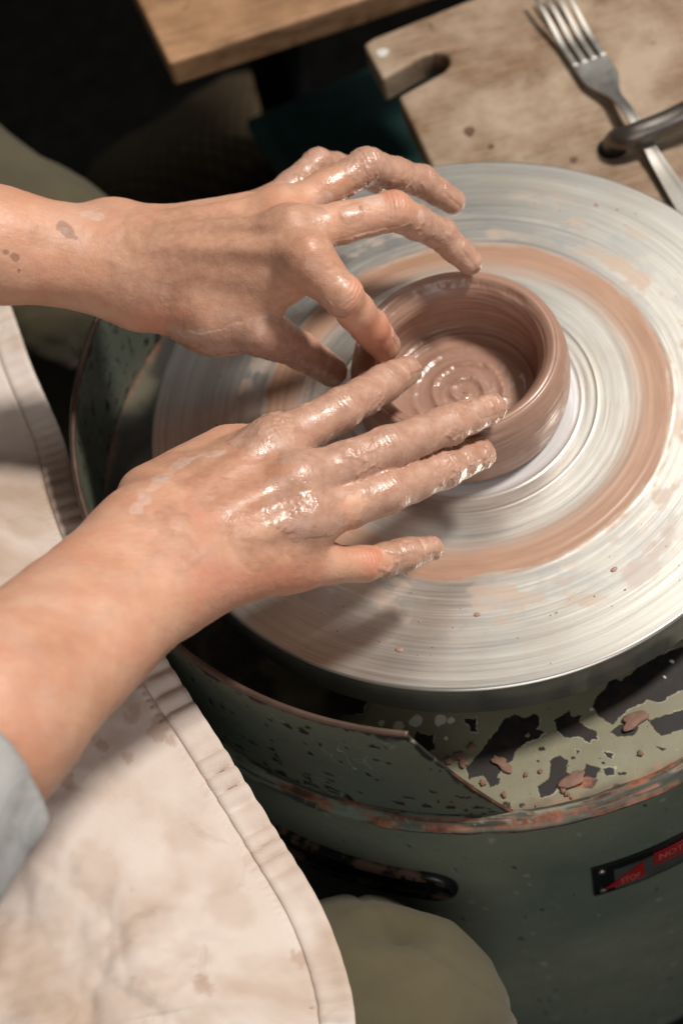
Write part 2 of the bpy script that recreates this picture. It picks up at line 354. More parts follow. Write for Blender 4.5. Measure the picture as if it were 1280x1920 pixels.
lathe('rim', [(DISC_R, -0.0012), (DISC_R, -DISC_T + 0.002), (DISC_R - 0.002, -DISC_T), (DISC_R - 0.06, -DISC_T), (0.03, -DISC_T)], 360, M_rim, bpy.data.objects['wheel_head'])
lathe('shaft', [(0.026, -DISC_T - 0.0005), (0.026, -0.045), (0.034, -0.0465)], 48, M_rim, wheel)
# polygons helper in the pan's plane
def poly_sd(pts, poly):
    poly = np.array(poly); a = poly; b = np.roll(poly, -1, 0); d = np.full(len(pts), 9.0); ins = np.zeros(len(pts), bool)
    for p0, p1 in zip(a, b):
        e = p1 - p0; w = pts - p0; t = np.clip((w @ e) / (e @ e), 0, 1); q = w - t[:, None] * e
        d = np.minimum(d, np.hypot(q[:, 0], q[:, 1]))
        c = ((p0[1] <= pts[:, 1]) != (p1[1] <= pts[:, 1])); 
        with np.errstate(divide='ignore', invalid='ignore'):
            x = p0[0] + (pts[:, 1] - p0[1]) * e[0] / (e[1] if abs(e[1]) > 1e-12 else 1e-12)
        ins ^= c & (pts[:, 0] < x)
    return np.where(ins, -d, d)
PANZ, SEAM_R = -0.0475, 0.1905
CH = [  # paint lost in flakes, outlined where they lie on the pan (photo pixels, laid on the pan's level)
 [(872,1440),(905,1405),(925,1375),(945,1350),(962,1340),(985,1345),(1008,1340),(1014,1352),(1005,1368),(1022,1375),(1010,1385),(985,1392),(968,1408),(962,1425),(945,1432),(930,1455),(938,1468),(920,1475),(905,1455),(880,1460)],
 [(1038,1352),(1068,1332),(1072,1345),(1090,1342),(1085,1356),(1118,1370),(1118,1385),(1105,1392),(1085,1380),(1060,1382),(1045,1370)],
 [(1110,1325),(1120,1305),(1135,1290),(1140,1268),(1165,1278),(1190,1255),(1230,1230),(1300,1205),(1300,1285),(1262,1300),(1235,1318),(1215,1312),(1180,1330),(1160,1345),(1150,1358),(1125,1345)],
 [(1145,1372),(1165,1358),(1195,1362),(1190,1378),(1160,1382)],
 [(1218,1355),(1245,1340),(1300,1325),(1300,1365),(1262,1372),(1238,1380)],
 [(1030,1425),(1050,1418),(1065,1425),(1060,1445),(1070,1455),(1092,1450),(1100,1432),(1125,1440),(1115,1458),(1085,1468),(1055,1462),(1038,1488),(1012,1495),(1008,1475),(1030,1460)],
 [(1130,1442),(1150,1438),(1152,1452),(1138,1455)],
 [(870,1350),(895,1346),(890,1358),(895,1372),(884,1374),(880,1362)],
 [(780,1372),(812,1380),(816,1405),(795,1412),(776,1392)],
 [(640,1318),(665,1306),(690,1316),(680,1338),(650,1342),(622,1335)],
 [(1230,1398),(1248,1404),(1240,1408)],[(1078,1405),(1086,1410),(1080,1415)],[(920,1462),(938,1458),(935,1472)],
 [(1133,1410),(1150,1412),(1148,1424),(1138,1420)],
]
CLAYSTAIN = [[(1055,1470),(1085,1465),(1105,1455),(1122,1462),(1110,1478),(1080,1478)],[(1150,1470),(1180,1472),(1175,1488),(1145,1482)]]
WHITE = [(780,1352,13),(825,1350,12),(846,1352,7),(748,1360,10),(714,1356,7),(838,1385,4),(1108,1330,3),(1260,1240,4),(1245,1270,3)]
def pan():
    a0, a1 = math.radians(-128), math.radians(-18)
    tf = np.linspace(a0, a1, 900); tc = np.linspace(a1, a0 + 2 * math.pi, 160)[1:-1]
    th = np.r_[tf, tc]; rr = np.r_[np.linspace(0.03, 0.125, 8), np.linspace(0.13, 0.1875, 172)]
    T, R = np.meshgrid(th, rr, indexing='ij'); V = np.stack([R * np.cos(T), R * np.sin(T), np.full_like(R, PANZ)], -1).reshape(-1, 3)
    V[:, 2] += 0.0004 * sstep(0.178, 0.19, R.ravel())
    V[:, 2] += 0.0006 * fbm(V, 30, 2)
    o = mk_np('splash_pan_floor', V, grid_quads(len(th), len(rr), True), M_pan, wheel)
    xy = V[:, :2].copy(); w = 0.0011
    xy[:, 0] += w * fbm(V, 420, 3, 5.1); xy[:, 1] += w * fbm(V, 420, 3, 9.7)
    fine = R.ravel() > 0.125; sd = np.full(len(V), 9.0)
    for pl in CH:
        q = [P(x, y, PANZ)[:2] for x, y in pl]; sd[fine] = np.minimum(sd[fine], poly_sd(xy[fine], q))
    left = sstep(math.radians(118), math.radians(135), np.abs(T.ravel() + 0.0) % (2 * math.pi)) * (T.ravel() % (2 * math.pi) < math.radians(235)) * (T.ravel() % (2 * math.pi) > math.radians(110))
    # scattered small nicks
    nn = fbm(V, 330, 3, 2.2) - 0.28 * (fbm(V, 60, 2, 8.0) < 0.1)
    chip_shade = np.maximum(sstep(0.0002, -0.0002, sd), sstep(0.47, 0.51, nn))
    chip_shade = np.maximum(chip_shade, left * (0.55 + 0.4 * sstep(-0.3, 0.2, fbm(V, 45, 3, 77.0))))  # left floor darkened through the same mask, painting in its shade
    edge = np.clip(1 - np.abs(sd - 0.0003) / 0.0003, 0, 1) * sstep(0.0, 0.4, fbm(V, 90, 2, 4.4)) * 0.6
    cst = np.full(len(V), 9.0)
    for pl in CLAYSTAIN: cst[fine] = np.minimum(cst[fine], poly_sd(xy[fine], [P(x, y, PANZ)[:2] for x, y in pl]))
    stain = np.maximum(sstep(0.0003, -0.0003, cst), 0.45 * sstep(0.181, 0.186, R.ravel() + 0.004 * fbm(V, 90, 3)))
    for x, y, rad in WHITE:
        c = P(x, y, PANZ)[:2]; edge = np.maximum(edge, sstep(rad * 0.00026, rad * 0.0002, np.hypot(*(xy - c).T)))
    attr(o, 'chips_shade', np.stack([chip_shade, edge, stain], 1))
pan()
def seam_fn(R, Z, T):
    p = np.stack([np.cos(T) * 0.19, np.sin(T) * 0.19, Z], -1).reshape(-1, 3)
    n = fbm(p * np.array([1, 1, 3]), 70, 4).reshape(R.shape)
    wide = 0.0022 * np.clip((np.cos(T + 1.1)), 0, 1)
    return R + 0.0011 * n + wide * (Z < -0.047), Z + 0.0006 * n
def seam():
    prof = []
    for k in range(15):
        a = math.radians(150 - k * 240 / 14); prof.append((0.1892 + 0.0040 * math.cos(a), PANZ - 0.0012 + 0.0036 * math.sin(a)))
    o = lathe('rim_bead', prof, 1400, M_drum, wheel, seam_fn)
    V = np.empty(len(o.data.vertices) * 3, np.float32); o.data.vertices.foreach_get('co', V); V = V.reshape(-1, 3)
    n = fbm(V * np.array([1, 1, 5]), 60, 4, 3.3); ang = np.arctan2(V[:, 1], V[:, 0])
    rng = np.clip(np.cos(ang + 1.05) * 1.3 - 0.15, 0, 1)
    n = fbm(np.stack([V[:, 0] * 0.5, V[:, 1] * 0.5, V[:, 2] * 22 + np.hypot(V[:, 0], V[:, 1]) * 16], 1), 70, 4, 3.3); k = sstep(-0.10, 0.12, n + 0.75 * rng - 0.38)
    chip_shade = sstep(0.05, 0.2, fbm(np.stack([V[:, 0] * .4, V[:, 1] * .4, V[:, 2] * 25 - np.hypot(V[:, 0], V[:, 1]) * 18], 1), 80, 3, 7.7)); k = k * (1 - chip_shade)
    edge = sstep(0.93, 1.0, 1 - np.abs(n - 0.33) / 0.2) * 0.35
    attr(o, 'chips_shade', np.stack([chip_shade * 0.8, edge, k], 1))
seam()
DR_R = 0.1915
def drum():
    prof = [(0.1885, -0.0525), (DR_R, -0.0545)] + [(DR_R, z) for z in np.linspace(-0.058, -0.40, 120)] + [(DR_R - 0.004, -0.405), (0.12, -0.407)]
    o = lathe('housing', prof, 900, M_drum, wheel)
    V = np.empty(len(o.data.vertices) * 3, np.float32); o.data.vertices.foreach_get('co', V); V = V.reshape(-1, 3)
    chip_shade = sstep(0.68, 0.71, fbm(V, 210, 3, 1.7)); edge = sstep(0.62, 0.66, fbm(V * np.array([1, 1, 2.0]), 160, 3, 6.1)) * 0.3
    cl = sstep(-0.062, -0.053, V[:, 2] + 0.006 * fbm(V, 40, 3)) * sstep(-0.2, 0.2, fbm(V, 26, 3, 2.0))
    attr(o, 'chips_shade', np.stack([chip_shade, edge, 0.7 * cl], 1))
    return o
housing = drum()
lathe('base', [(0.10, -0.406), (0.10, -0.53), (0.17, -0.545), (0.17, -0.56), (0.01, -0.56)], 64, M_black, wheel)
# tall guard sheet round the left half, its right end cut on a slant
def ang_of(px, py, z):
    p = P(px, py, z); return math.atan2(p[1], p[0])
def ray_cyl(px, py, R):
    dr = FW + RT * (px - W / 2) / FPX - UP * (py - H / 2) / FPX
    a = dr[0] ** 2 + dr[1] ** 2; b = 2 * (CAMP[0] * dr[0] + CAMP[1] * dr[1]); c = CAMP[0] ** 2 + CAMP[1] ** 2 - R * R
    t = (-b - math.sqrt(b * b - 4 * a * c)) / (2 * a); p = CAMP + dr * t
    return math.atan2(p[1], p[0]), p[2]
def guard():
    ztop, zb = 0.022, -0.0470; aT = ang_of(765, 1376, ztop); aB = ang_of(962, 1531, -0.046)
    aEnd = math.radians(137 - 360); nu, nv = 700, 50
    U, Vv = np.meshgrid(np.linspace(0, 1, nu), np.linspace(0, 1, nv), indexing='ij')
    Rm = 0.1862 + (0.1815 - 0.1862) * Vv
    a_end = aB + (aT - aB) * np.clip(Vv * 1.02, 0, 1) ** 0.9
    A = aEnd + (a_end - aEnd) * U; Z = zb + (ztop - zb) * Vv
    Vs = []
    for s, off in ((0, 0.0008), (1, -0.0008)):
        Vs.append(np.stack([(Rm + off) * np.cos(A), (Rm + off) * np.sin(A), Z], -1).reshape(-1, 3))
    n = nu * nv; Q = grid_quads(nu, nv); Q2 = Q[:, ::-1] + n
    idx = lambda i, j: i * nv + j
    side = []
    bnd = [idx(i, 0) for i in range(nu)] + [idx(nu - 1, j) for j in range(1, nv)] + [idx(i, nv - 1) for i in range(nu - 2, -1, -1)] + [idx(0, j) for j in range(nv - 2, 0, -1)]
    for k in range(len(bnd)):
        a, b = bnd[k], bnd[(k + 1) % len(bnd)]; side.append((b, a, a + n, b + n))
    V = np.vstack(Vs); o = mk_np('splash_guard', V, np.vstack([Q, Q2, np.array(side)]), M_guard, wheel)
    bpy.context.view_layer.objects.active = o
    et = np.minimum((1 - Vv) * 0.069, (1 - U) * 0.5).ravel(); et = np.r_[et, et]; eb = np.r_[(Vv * 0.069).ravel(), (Vv * 0.069).ravel()]
    nz = fbm(V, 120, 4, 1.0)
    chip_shade = sstep(0.0035, 0.0015, et + 0.006 * nz) * 0.95
    chip_shade = np.maximum(chip_shade, sstep(0.47, 0.52, fbm(V * np.array([1, 1, 1.6]), 190, 3, 3.0) - eb * 6 * 0 + 0.25 * sstep(0.02, 0.0, eb)))
    inner = np.r_[np.zeros(n), np.ones(n)]
    scr = sstep(0.42, 0.5, fbm(V * np.array([4.0, 4.0, 1.0]) , 110, 3, 12.0)) * inner * sstep(0, .5, fbm(V, 25, 2, 2.5) + 0.5)
    chip_shade = np.maximum(chip_shade, scr)
    edge = sstep(0.0016, 0.0005, et + 0.001 * nz) * sstep(0.2, 0.4, fbm(V, 110, 2, 7.0)) * 0.8
    k = sstep(0.0015, 0.0003, et) * sstep(0.2, -0.2, fbm(V, 60, 2, 7.0)) * 0.8
    attr(o, 'chips_shade', np.stack([chip_shade, edge, k], 1))
    # rolled edge of the guard
    sp = [(0.1815 * math.cos(a), 0.1815 * math.sin(a), ztop + 0.0004) for a in np.linspace(aEnd, aT, 300)]
    tube('rolled_edge', sp, [0.0016] * 300, 8, M_edge, o)
def tube(name, pts, rad, n, mat, parent=None, caps=True, squash=None):
    pts = np.array(pts, float); k = len(pts); tg = np.gradient(pts, axis=0); tg /= np.linalg.norm(tg, axis=1)[:, None]
    ref = np.array([0, 0, 1.0]) if abs(tg[0, 2]) < 0.9 else np.array([1.0, 0, 0]); nrm = np.cross(ref, tg[0]); nrm /= np.linalg.norm(nrm)
    V = []
    for i in range(k):
        nrm = nrm - tg[i] * (nrm @ tg[i]); nrm /= np.linalg.norm(nrm); bi = np.cross(tg[i], nrm)
        a = np.linspace(0, 2 * math.pi, n, endpoint=False)
        V.append(pts[i] + rad[i] * (np.cos(a)[:, None] * nrm + np.sin(a)[:, None] * bi))
    V = np.vstack(V); F = [(i * n + j, i * n + (j + 1) % n, (i + 1) * n + (j + 1) % n, (i + 1) * n + j) for i in range(k - 1) for j in range(n)]
    if caps: F += [tuple(range(n))[::-1], tuple((k - 1) * n + j for j in range(n))]
    return mk(name, V, F, mat, parent)
M_edge = mat_plain('worn guard edge', (0.10, 0.064, 0.046), 0.45, 0.3, 0.4)
guard()
# slot handle with a painted hollow on the housing, and the notice plate
def cyl_pt(a, z, R): return (R * math.cos(a), R * math.sin(a), z)
def handle():
    A = [ray_cyl(x, y, DR_R) for x, y in ((530, 1560), (640, 1612), (740, 1650), (805, 1662))]
    pts = [cyl_pt(a, z, DR_R + 0.0005) for a, z in A]
    a0, z0 = A[0]; a1, z1 = A[-1]; zc = (z0 + z1) / 2
    aa = np.linspace(a0 - 0.35, a1, 60); hz = 0.0115
    h = empty('slot_handle', (0, 0, 0)); h.parent = wheel; h.matrix_parent_inverse = wheel.matrix_world.inverted()
    # recess: dark stadium painting the hollow's shade, slightly proud, ringed by a black bead
    half = []
    n = 14; out = []
    for a in np.linspace(aa[0], a1, 50): out.append((a, zc + hz))
    for k in range(1, n): 
        t = math.pi / 2 - math.pi * k / n; out.append((a1 + hz * math.cos(t) / DR_R, zc + hz * math.sin(t)))
    for a in np.linspace(a1, aa[0], 50): out.append((a, zc - hz))
    for k in range(1, n):
        t = -math.pi / 2 - math.pi * k / n; out.append((aa[0] + hz * math.cos(t) / DR_R, zc + hz * math.sin(t)))
    m = len(out)
    cz = zc
    V = [cyl_pt(a, z, DR_R + 0.0012) for a, z in out] + [cyl_pt(aa[0] + (a - aa[0]) * 1.0, cz + (z - cz) * 0.05, DR_R + 0.0012) for a, z in out]
    F = [(i, (i + 1) % m, m + (i + 1) % m, m + i) for i in range(m)]
    mk('recess_shade', V, F, M_cavity_shade, h)
    V = []; q = 8
    for i, (a, z) in enumerate(out):
        a_p, z_p = out[i - 1]; a_n, z_n = out[(i + 1) % m]; tx, tz = (a_n - a_p) * DR_R, z_n - z_p; l = math.hypot(tx, tz); nx, nz_ = tz / l, -tx / l
        nx, nz_ = -nx, -nz_
        for j in range(q):
            t = 2 * math.pi * j / q; w = 0.0030 * math.cos(t); d = 0.0034 * math.sin(t)
            V.append(cyl_pt(a + nx * w / DR_R, z + nz_ * w, DR_R + 0.0012 + d))
    F = [(i * q + j, i * q + (j + 1) % q, ((i + 1) % m) * q + (j + 1) % q, ((i + 1) % m) * q + j) for i in range(m) for j in range(q)]
    o = mk('grip_bead', V, F, M_bead, h)
def mat_bead():
    t = NT('worn black bead'); o = t.obj(); n = t.noise(o, 70, 4, 0.65); g = t.n('ShaderNodeNewGeometry'); sp = t.n('ShaderNodeSeparateXYZ'); t.set(sp, 0, g.outputs['Normal'])
    w = t.ramp(t.noise(o, 42, 4, 0.7), [(0.50, 0.0), (0.58, 1.0)])
    col = t.mix(t.math('MULTIPLY', w, 0.75), (0.012, 0.012, 0.013), (0.24, 0.15, 0.10))
    return t.P(Base_Color=col, Roughness=t.ramp(n, [(0.3, 0.16), (0.7, 0.4)]), Normal=t.bump(n, 0.2, 0.001))
M_bead = mat_bead()
handle()
def curved_panel(name, a0, a1, z0, z1, R, th, mat, parent, n=40):
    V = []; aa = np.linspace(a0, a1, n)
    for a in aa:
        V += [cyl_pt(a, z0, R), cyl_pt(a, z1, R), cyl_pt(a, z1, R + th), cyl_pt(a, z0, R + th)]
    F = []
    for i in range(n - 1):
        b, c = i * 4, i * 4 + 4
        for j in range(4): F.append((b + j, b + (j + 1) % 4, c + (j + 1) % 4, c + j))
    F += [(3, 2, 1, 0), tuple(4 * (n - 1) + j for j in range(4))]
    o = mk(name, V, F, mat, parent, smooth=False); return o
def text_on_drum(name, s, a_left, z_base, h, R, mat, parent, a_right):
    cu = bpy.data.curves.new('t', 'FONT'); cu.body = s; cu.size = 1; cu.extrude = 0.0; cu.resolution_u = 3
    to = bpy.data.objects.new('t', cu); COL.objects.link(to); bpy.context.view_layer.update()
    me = bpy.data.meshes.new_from_object(to.evaluated_get(bpy.context.evaluated_depsgraph_get())); me.name = name
    bpy.data.objects.remove(to); bpy.data.curves.remove(cu)
    xs = [v.co.x for v in me.vertices]; ys = [v.co.y for v in me.vertices]; x0, x1, y0, y1 = min(xs), max(xs), min(ys), max(ys)
    for v in me.vertices:
        a = a_left + (a_right - a_left) * (v.co.x - x0) / (x1 - x0)
        v.co = cyl_pt(a, z_base + h * (v.co.y - y0) / (y1 - y0), R)
    me.materials.append(mat); return link(bpy.data.objects.new(name, me), parent)
def plate():
    a0, zt = ray_cyl(1108, 1630, DR_R + 0.001); _, zb = ray_cyl(1110, 1679, DR_R + 0.001)
    zt, zb = zt + 0.0, zb
    Hh = zt - zb; R = DR_R + 0.0005
    M_grey = mat_plain('brushed label grey', (0.14, 0.14, 0.13), 0.35, 0.4); M_red = mat_plain('label red', (0.42, 0.018, 0.022), 0.35); M_let = mat_plain('raised red letters', (0.62, 0.22, 0.17), 0.35)
    p = curved_panel('notice_plate', a0, a0 + 0.52, zb, zt, R, 0.0012, M_black, wheel)
    w = lambda mm: mm / 1000 / R
    an = lambda x, y: ray_cyl(x, y, R)[0]
    a_g, a_t0, a_t1, a_n, a_e = an(1150, 1650), an(1126, 1660), an(1204, 1635), an(1222, 1605), an(1300, 1585)
    a_e = a_n + 1.15 * (a_e - a_n)
    curved_panel('label_strip', a_g, a0 + 0.51, zb + 0.07 * Hh, zt - 0.22 * Hh, R + 0.0012, 0.0003, M_grey, p)
    n = 14; V = []; zc0 = zb + 0.20 * Hh
    for i in range(n):
        f = i / (n - 1); a = a_t0 + (a_t1 - a_t0) * f
        V += [cyl_pt(a, zc0, R + 0.0018), cyl_pt(a, zc0 + 0.58 * Hh * f + 0.0002, R + 0.0018)]
    tri = mk('stop_triangle', V, [(2 * i, 2 * i + 2, 2 * i + 3, 2 * i + 1) for i in range(n - 1)], M_red, p, smooth=False)
    text_on_drum('lettering', 'STOP', a_t0 + 0.44 * (a_t1 - a_t0), zc0 + 0.05 * Hh, 0.21 * Hh, R + 0.0021, M_let, tri, a_t0 + 0.90 * (a_t1 - a_t0))
    box = curved_panel('notice_box', a_n, a_e, zt - 0.46 * Hh, zt - 0.13 * Hh, R + 0.0016, 0.0003, M_red, p)
    text_on_drum('lettering', 'NOTICE', a_n + 0.10 * (a_e - a_n), zt - 0.40 * Hh, 0.20 * Hh, R + 0.0022, M_let, box, a_n + 0.92 * (a_e - a_n))
    curved_panel('red_rule', a_n, a_e, zt - 0.56 * Hh, zt - 0.52 * Hh, R + 0.0016, 0.0003, M_red, p)
    for zz in (zt - 0.15 * Hh, zb + 0.15 * Hh):
        bm = bmesh.new(); bmesh.ops.create_uvsphere(bm, u_segments=14, v_segments=8, radius=0.0019)
        for v in bm.verts: v.co.z *= 0.55
        a = a0 + 0.45 * (a_g - a0); d = Vector((math.cos(a), math.sin(a), 0)); 
        bmesh.ops.transform(bm, matrix=Matrix.Translation(Vector(cyl_pt(a, zz, R + 0.0012))) @ d.to_track_quat('Z', 'Y').to_matrix().to_4x4(), verts=bm.verts)
        bm_obj('rivet', bm, M_steel, p, True)
M_steel = mat_metal('dull steel', (0.56, 0.54, 0.50), 0.28, 0.35)
plate()
# ------------------------------------------------------------------ bowl
def bowl():
    prof = [(0.0460, 0.0005), (0.0468, 0.0022), (0.0480, 0.007), (0.0491, 0.013), (0.0496, 0.019), (0.0496, 0.025), (0.0491, 0.030), (0.0482, 0.0338), (0.0471, 0.0368), (0.0455, 0.0388), (0.0435, 0.0393), (0.0412, 0.0382), (0.0390, 0.0358), (0.0373, 0.0328), (0.0364, 0.0295), (0.0366, 0.0262), (0.0376, 0.0222), (0.0381, 0.0175), (0.0377, 0.0125), (0.0360, 0.0093), (0.0325, 0.0078), (0.028, 0.0070), (0.020, 0.0066), (0.012, 0.0068), (0.005, 0.0066), (0.0004, 0.0064)]
    pr = spline(prof, 330)
    def fn(R, Z, T):
        inside = (np.arange(R.shape[1]) > 150)[None, :]; r = R
        p = np.stack([np.cos(T) * 0.6, np.sin(T) * 0.6, R * 200 + Z * 260], -1).reshape(-1, 3)
        n = vnoise(p).reshape(R.shape); n2 = vnoise(p * np.array([3, 3, 3.1]) + 9).reshape(R.shape)
        amp = np.where(inside, 0.00045, 0.00016)
        nz = np.where(Z > 0.012, 0, 1)
        n3 = vnoise(p * np.array([2, 2, 9.0]) + 19).reshape(R.shape); R2 = R + (n * amp + n2 * amp * 0.8 + n3 * amp * 0.35) * np.where(r > 0.034, 1, 0)
        # throwing spiral on the floor
        fl = (inside & (r < 0.036)).astype(float) * sstep(0.0005, 0.003, r)
        turns = 3.3; ph = r / 0.031 * turns * 2 * math.pi - T * -1.0
        ridge = (0.5 + 0.5 * np.cos(ph + 1.2 * (fbm(np.stack([R * np.cos(T), R * np.sin(T), R * 0], -1).reshape(-1, 3), 45, 2, 3.0).reshape(R.shape)))) ** 3
        pn = np.stack([R * np.cos(T), R * np.sin(T), R * 0], -1).reshape(-1, 3)
        wob = fbm(pn, 260, 3).reshape(R.shape)
        Z2 = Z + fl * (0.0012 * ridge * (0.8 + 0.55 * wob) * sstep(0.031, 0.019, r) + 0.00016 * wob + 0.0005 * np.exp(-((r - 0.0325) / 0.0009) ** 2))
        Z2 = Z2 + np.where(inside & (r < 0.037), 0, 1) * n * 0.00010
        # a drag mark along the lip
        lip = np.exp(-((R - 0.0400) / 0.0014) ** 2) * (Z > 0.034) * sstep(0.15, 0.4, np.sin(T - 0.15)) * (0.6 + wob)
        Z2 = Z2 - 0.0009 * lip - 0.00045 * np.exp(-((R - 0.0440) / 0.0006) ** 2) * (Z > 0.037)
        return R2, Z2
    o = lathe('clay_bowl', pr, 720, M_clay, None, fn)
    tag(o, 'wet brown clay bowl being thrown at the centre of the wheel head', 'bowl')
    o.location.z = 0.0006
bowl()
# ------------------------------------------------------------------ person: arms and hands from a blended distance field
def cap_d(p, a, b, ra, rb):
    ba = b - a; t = np.clip(((p - a) @ ba) / max(ba @ ba, 1e-12), 0, 1)
    return np.linalg.norm(p - a - t[:, None] * ba, axis=1) - (ra + (rb - ra) * t)
def smin(a, b, k):
    h = np.maximum(k - np.abs(a - b), 0); return np.minimum(a, b) - h * h / (4 * k)
class Hand:
    def __init__(s): s.palm = []; s.fing = []; s.extra = []
    def pal(s, a, b, ra, rb): s.palm.append((np.array(a), np.array(b), ra, rb))
    def finger(s, J, r, dors, name, kblend=0.007, nail=True):
        J = [np.array(j) for j in J]; prim = []
        for i in range(len(J) - 1):
            m = (J[i] + J[i + 1]) / 2; rm = (r[i] + r[i + 1]) / 2 * (0.945 if i else 0.965)
            prim += [(J[i], m, r[i], rm), (m, J[i + 1], rm, r[i + 1])]
        s.fing.append(dict(J=J, r=r, prim=prim, dors=dors, name=name, k=kblend, nail=nail))
        print(name, [round(1000 * float(np.linalg.norm(J[i + 1] - J[i])), 1) for i in range(len(J) - 1)])
    def fd(s, f, p):
        d = None
        for a, b, ra, rb in f['prim']:
            q = cap_d(p, a, b, ra, rb); d = q if d is None else smin(d, q, 0.0025)
        return d
    def palm_d(s, p):
        d = None
        for a, b, ra, rb in s.palm:
            q = cap_d(p, a, b, ra, rb); d = q if d is None else smin(d, q, 0.014)
        for a, b, ra, rb, k in s.extra: d = smin(d, cap_d(p, a, b, ra, rb), k)
        return d
    def sdf(s, p):
        pd = s.palm_d(p); out = None
        for f in s.fing:
            q = smin(pd, s.fd(f, p), f['k']); out = q if out is None else smin(out, q, 0.0012)
        return out
def surface_nets(fn, lo, hi, h):
    lo = np.array(lo); n = np.ceil((np.array(hi) - lo) / h).astype(int) + 1
    B = 6; nb = -(-n // B); n = nb * B + 1
    cc = np.stack(np.meshgrid(*[lo[k] + (np.arange(nb[k]) + 0.5) * B * h for k in range(3)], indexing='ij'), -1).reshape(-1, 3)
    dc = fn(cc); D = np.full(tuple(n), 1.0, np.float32)
    Dc = dc.reshape(tuple(nb))
    for k in range(3): pass
    big = np.repeat(np.repeat(np.repeat(Dc, B, 0), B, 1), B, 2)
    D[:-1, :-1, :-1] = big
    near = np.abs(Dc) < B * h * 0.87 + 0.006
    mask = np.zeros(tuple(n), bool); mk_ = np.repeat(np.repeat(np.repeat(near, B, 0), B, 1), B, 2)
    mask[:-1, :-1, :-1] |= mk_; mask[1:, :-1, :-1] |= mk_; mask[:-1, 1:, :-1] |= mk_; mask[:-1, :-1, 1:] |= mk_; mask[1:, 1:, :-1] |= mk_; mask[1:, :-1, 1:] |= mk_; mask[:-1, 1:, 1:] |= mk_; mask[1:, 1:, 1:] |= mk_
    ii = np.argwhere(mask); vals = np.empty(len(ii), np.float32)
    for c in range(0, len(ii), 200000): vals[c:c + 200000] = fn(lo + ii[c:c + 200000] * h)
    D[mask] = vals
    ins = D < 0
    s = sum(ins[dx:n[0] - 1 + dx, dy:n[1] - 1 + dy, dz:n[2] - 1 + dz].astype(np.int8) for dx in (0, 1) for dy in (0, 1) for dz in (0, 1))
    act = (s > 0) & (s < 8); ci = np.argwhere(act); vid = np.full(act.shape, -1, np.int64); vid[act] = np.arange(len(ci))
    acc = np.zeros((len(ci), 3)); cnt = np.zeros(len(ci))
    cor = [(x, y, z) for x in (0, 1) for y in (0, 1) for z in (0, 1)]
    for a in cor:
        for b in cor:
            if a < b and sum(abs(a[k] - b[k]) for k in range(3)) == 1:
                da = D[ci[:, 0] + a[0], ci[:, 1] + a[1], ci[:, 2] + a[2]]; db = D[ci[:, 0] + b[0], ci[:, 1] + b[1], ci[:, 2] + b[2]]
                m = (da < 0) != (db < 0); t = np.where(m, da / np.where(m, da - db, 1), 0)
                pt = np.array(a) + t[:, None] * (np.array(b) - np.array(a)); acc[m] += pt[m]; cnt[m] += 1
    V = lo + (ci + acc / cnt[:, None]) * h; Q = []
    for ax in range(3):
        u, v = (ax + 1) % 3, (ax + 2) % 3; sl = [slice(1, -1)] * 3; sl2 = list(sl)
        sl[ax] = slice(0, n[ax] - 1); sl2[ax] = slice(1, n[ax])
        A = ins[tuple(sl)]; Bm = ins[tuple(sl2)]; e = np.argwhere(A != Bm); 
        base = e.copy(); off = np.ones(3, int); off[ax] = 0; base = e + off
        eu = np.zeros(3, int); eu[u] = 1; ev = np.zeros(3, int); ev[v] = 1
        g = lambda q: vid[q[:, 0], q[:, 1], q[:, 2]]
        q = np.stack([g(base - eu - ev), g(base - ev), g(base), g(base - eu)], 1)
        fl = A[tuple(e.T)]; q[~fl] = q[~fl][:, ::-1]; Q.append(q)
    Q = np.vstack(Q); Q = Q[(Q >= 0).all(1)]
    return V, Q
def subdivide(V, Q, lv):
    me = bpy.data.meshes.new('tmp'); o = mk_np('tmp', V, Q, None); m = o.modifiers.new('s', 'SUBSURF'); m.levels = lv; m.render_levels = lv
    bpy.context.view_layer.update(); ev = o.evaluated_get(bpy.context.evaluated_depsgraph_get()); me = ev.to_mesh()
    nv, nf = len(me.vertices), len(me.polygons); co = np.empty(nv * 3, np.float32); me.vertices.foreach_get('co', co)
    li = np.empty(nf * 4, np.int32); me.loops.foreach_get('vertex_index', li)
    ev.to_mesh_clear(); bpy.data.objects.remove(o); return co.reshape(-1, 3).astype(float), li.reshape(-1, 4)
def grad(fn, p, e=0.0005):
    g = np.stack([fn(p + np.eye(3)[k] * e) - fn(p - np.eye(3)[k] * e) for k in range(3)], 1)
    return g / np.maximum(np.linalg.norm(g, axis=1)[:, None], 1e-9)
def vnormals(V, Q):
    fn = np.cross(V[Q[:, 2]] - V[Q[:, 0]], V[Q[:, 3]] - V[Q[:, 1]]); n = np.zeros_like(V)
    for k in range(4):
        for c in range(3): n[:, c] += np.bincount(Q[:, k], fn[:, c], len(V))
    return n / np.maximum(np.linalg.norm(n, axis=1)[:, None], 1e-12)
def blob(V, items, zs=0.0, ns=0.0, nsc=120, off=0.0):
    """soft mask from capsules; each item (a, b, radius, strength)"""
    m = np.full(len(V), -9.0)
    for a, b, r in items:
        d = cap_d(V, np.array(a), np.array(b), 0, 0); m = np.maximum(m, 1 - d / r)
    return m + ns * fbm(V, nsc, 4, off)
UPV = np.array([0.0, -0.25, 0.97]); UPV /= np.linalg.norm(UPV)

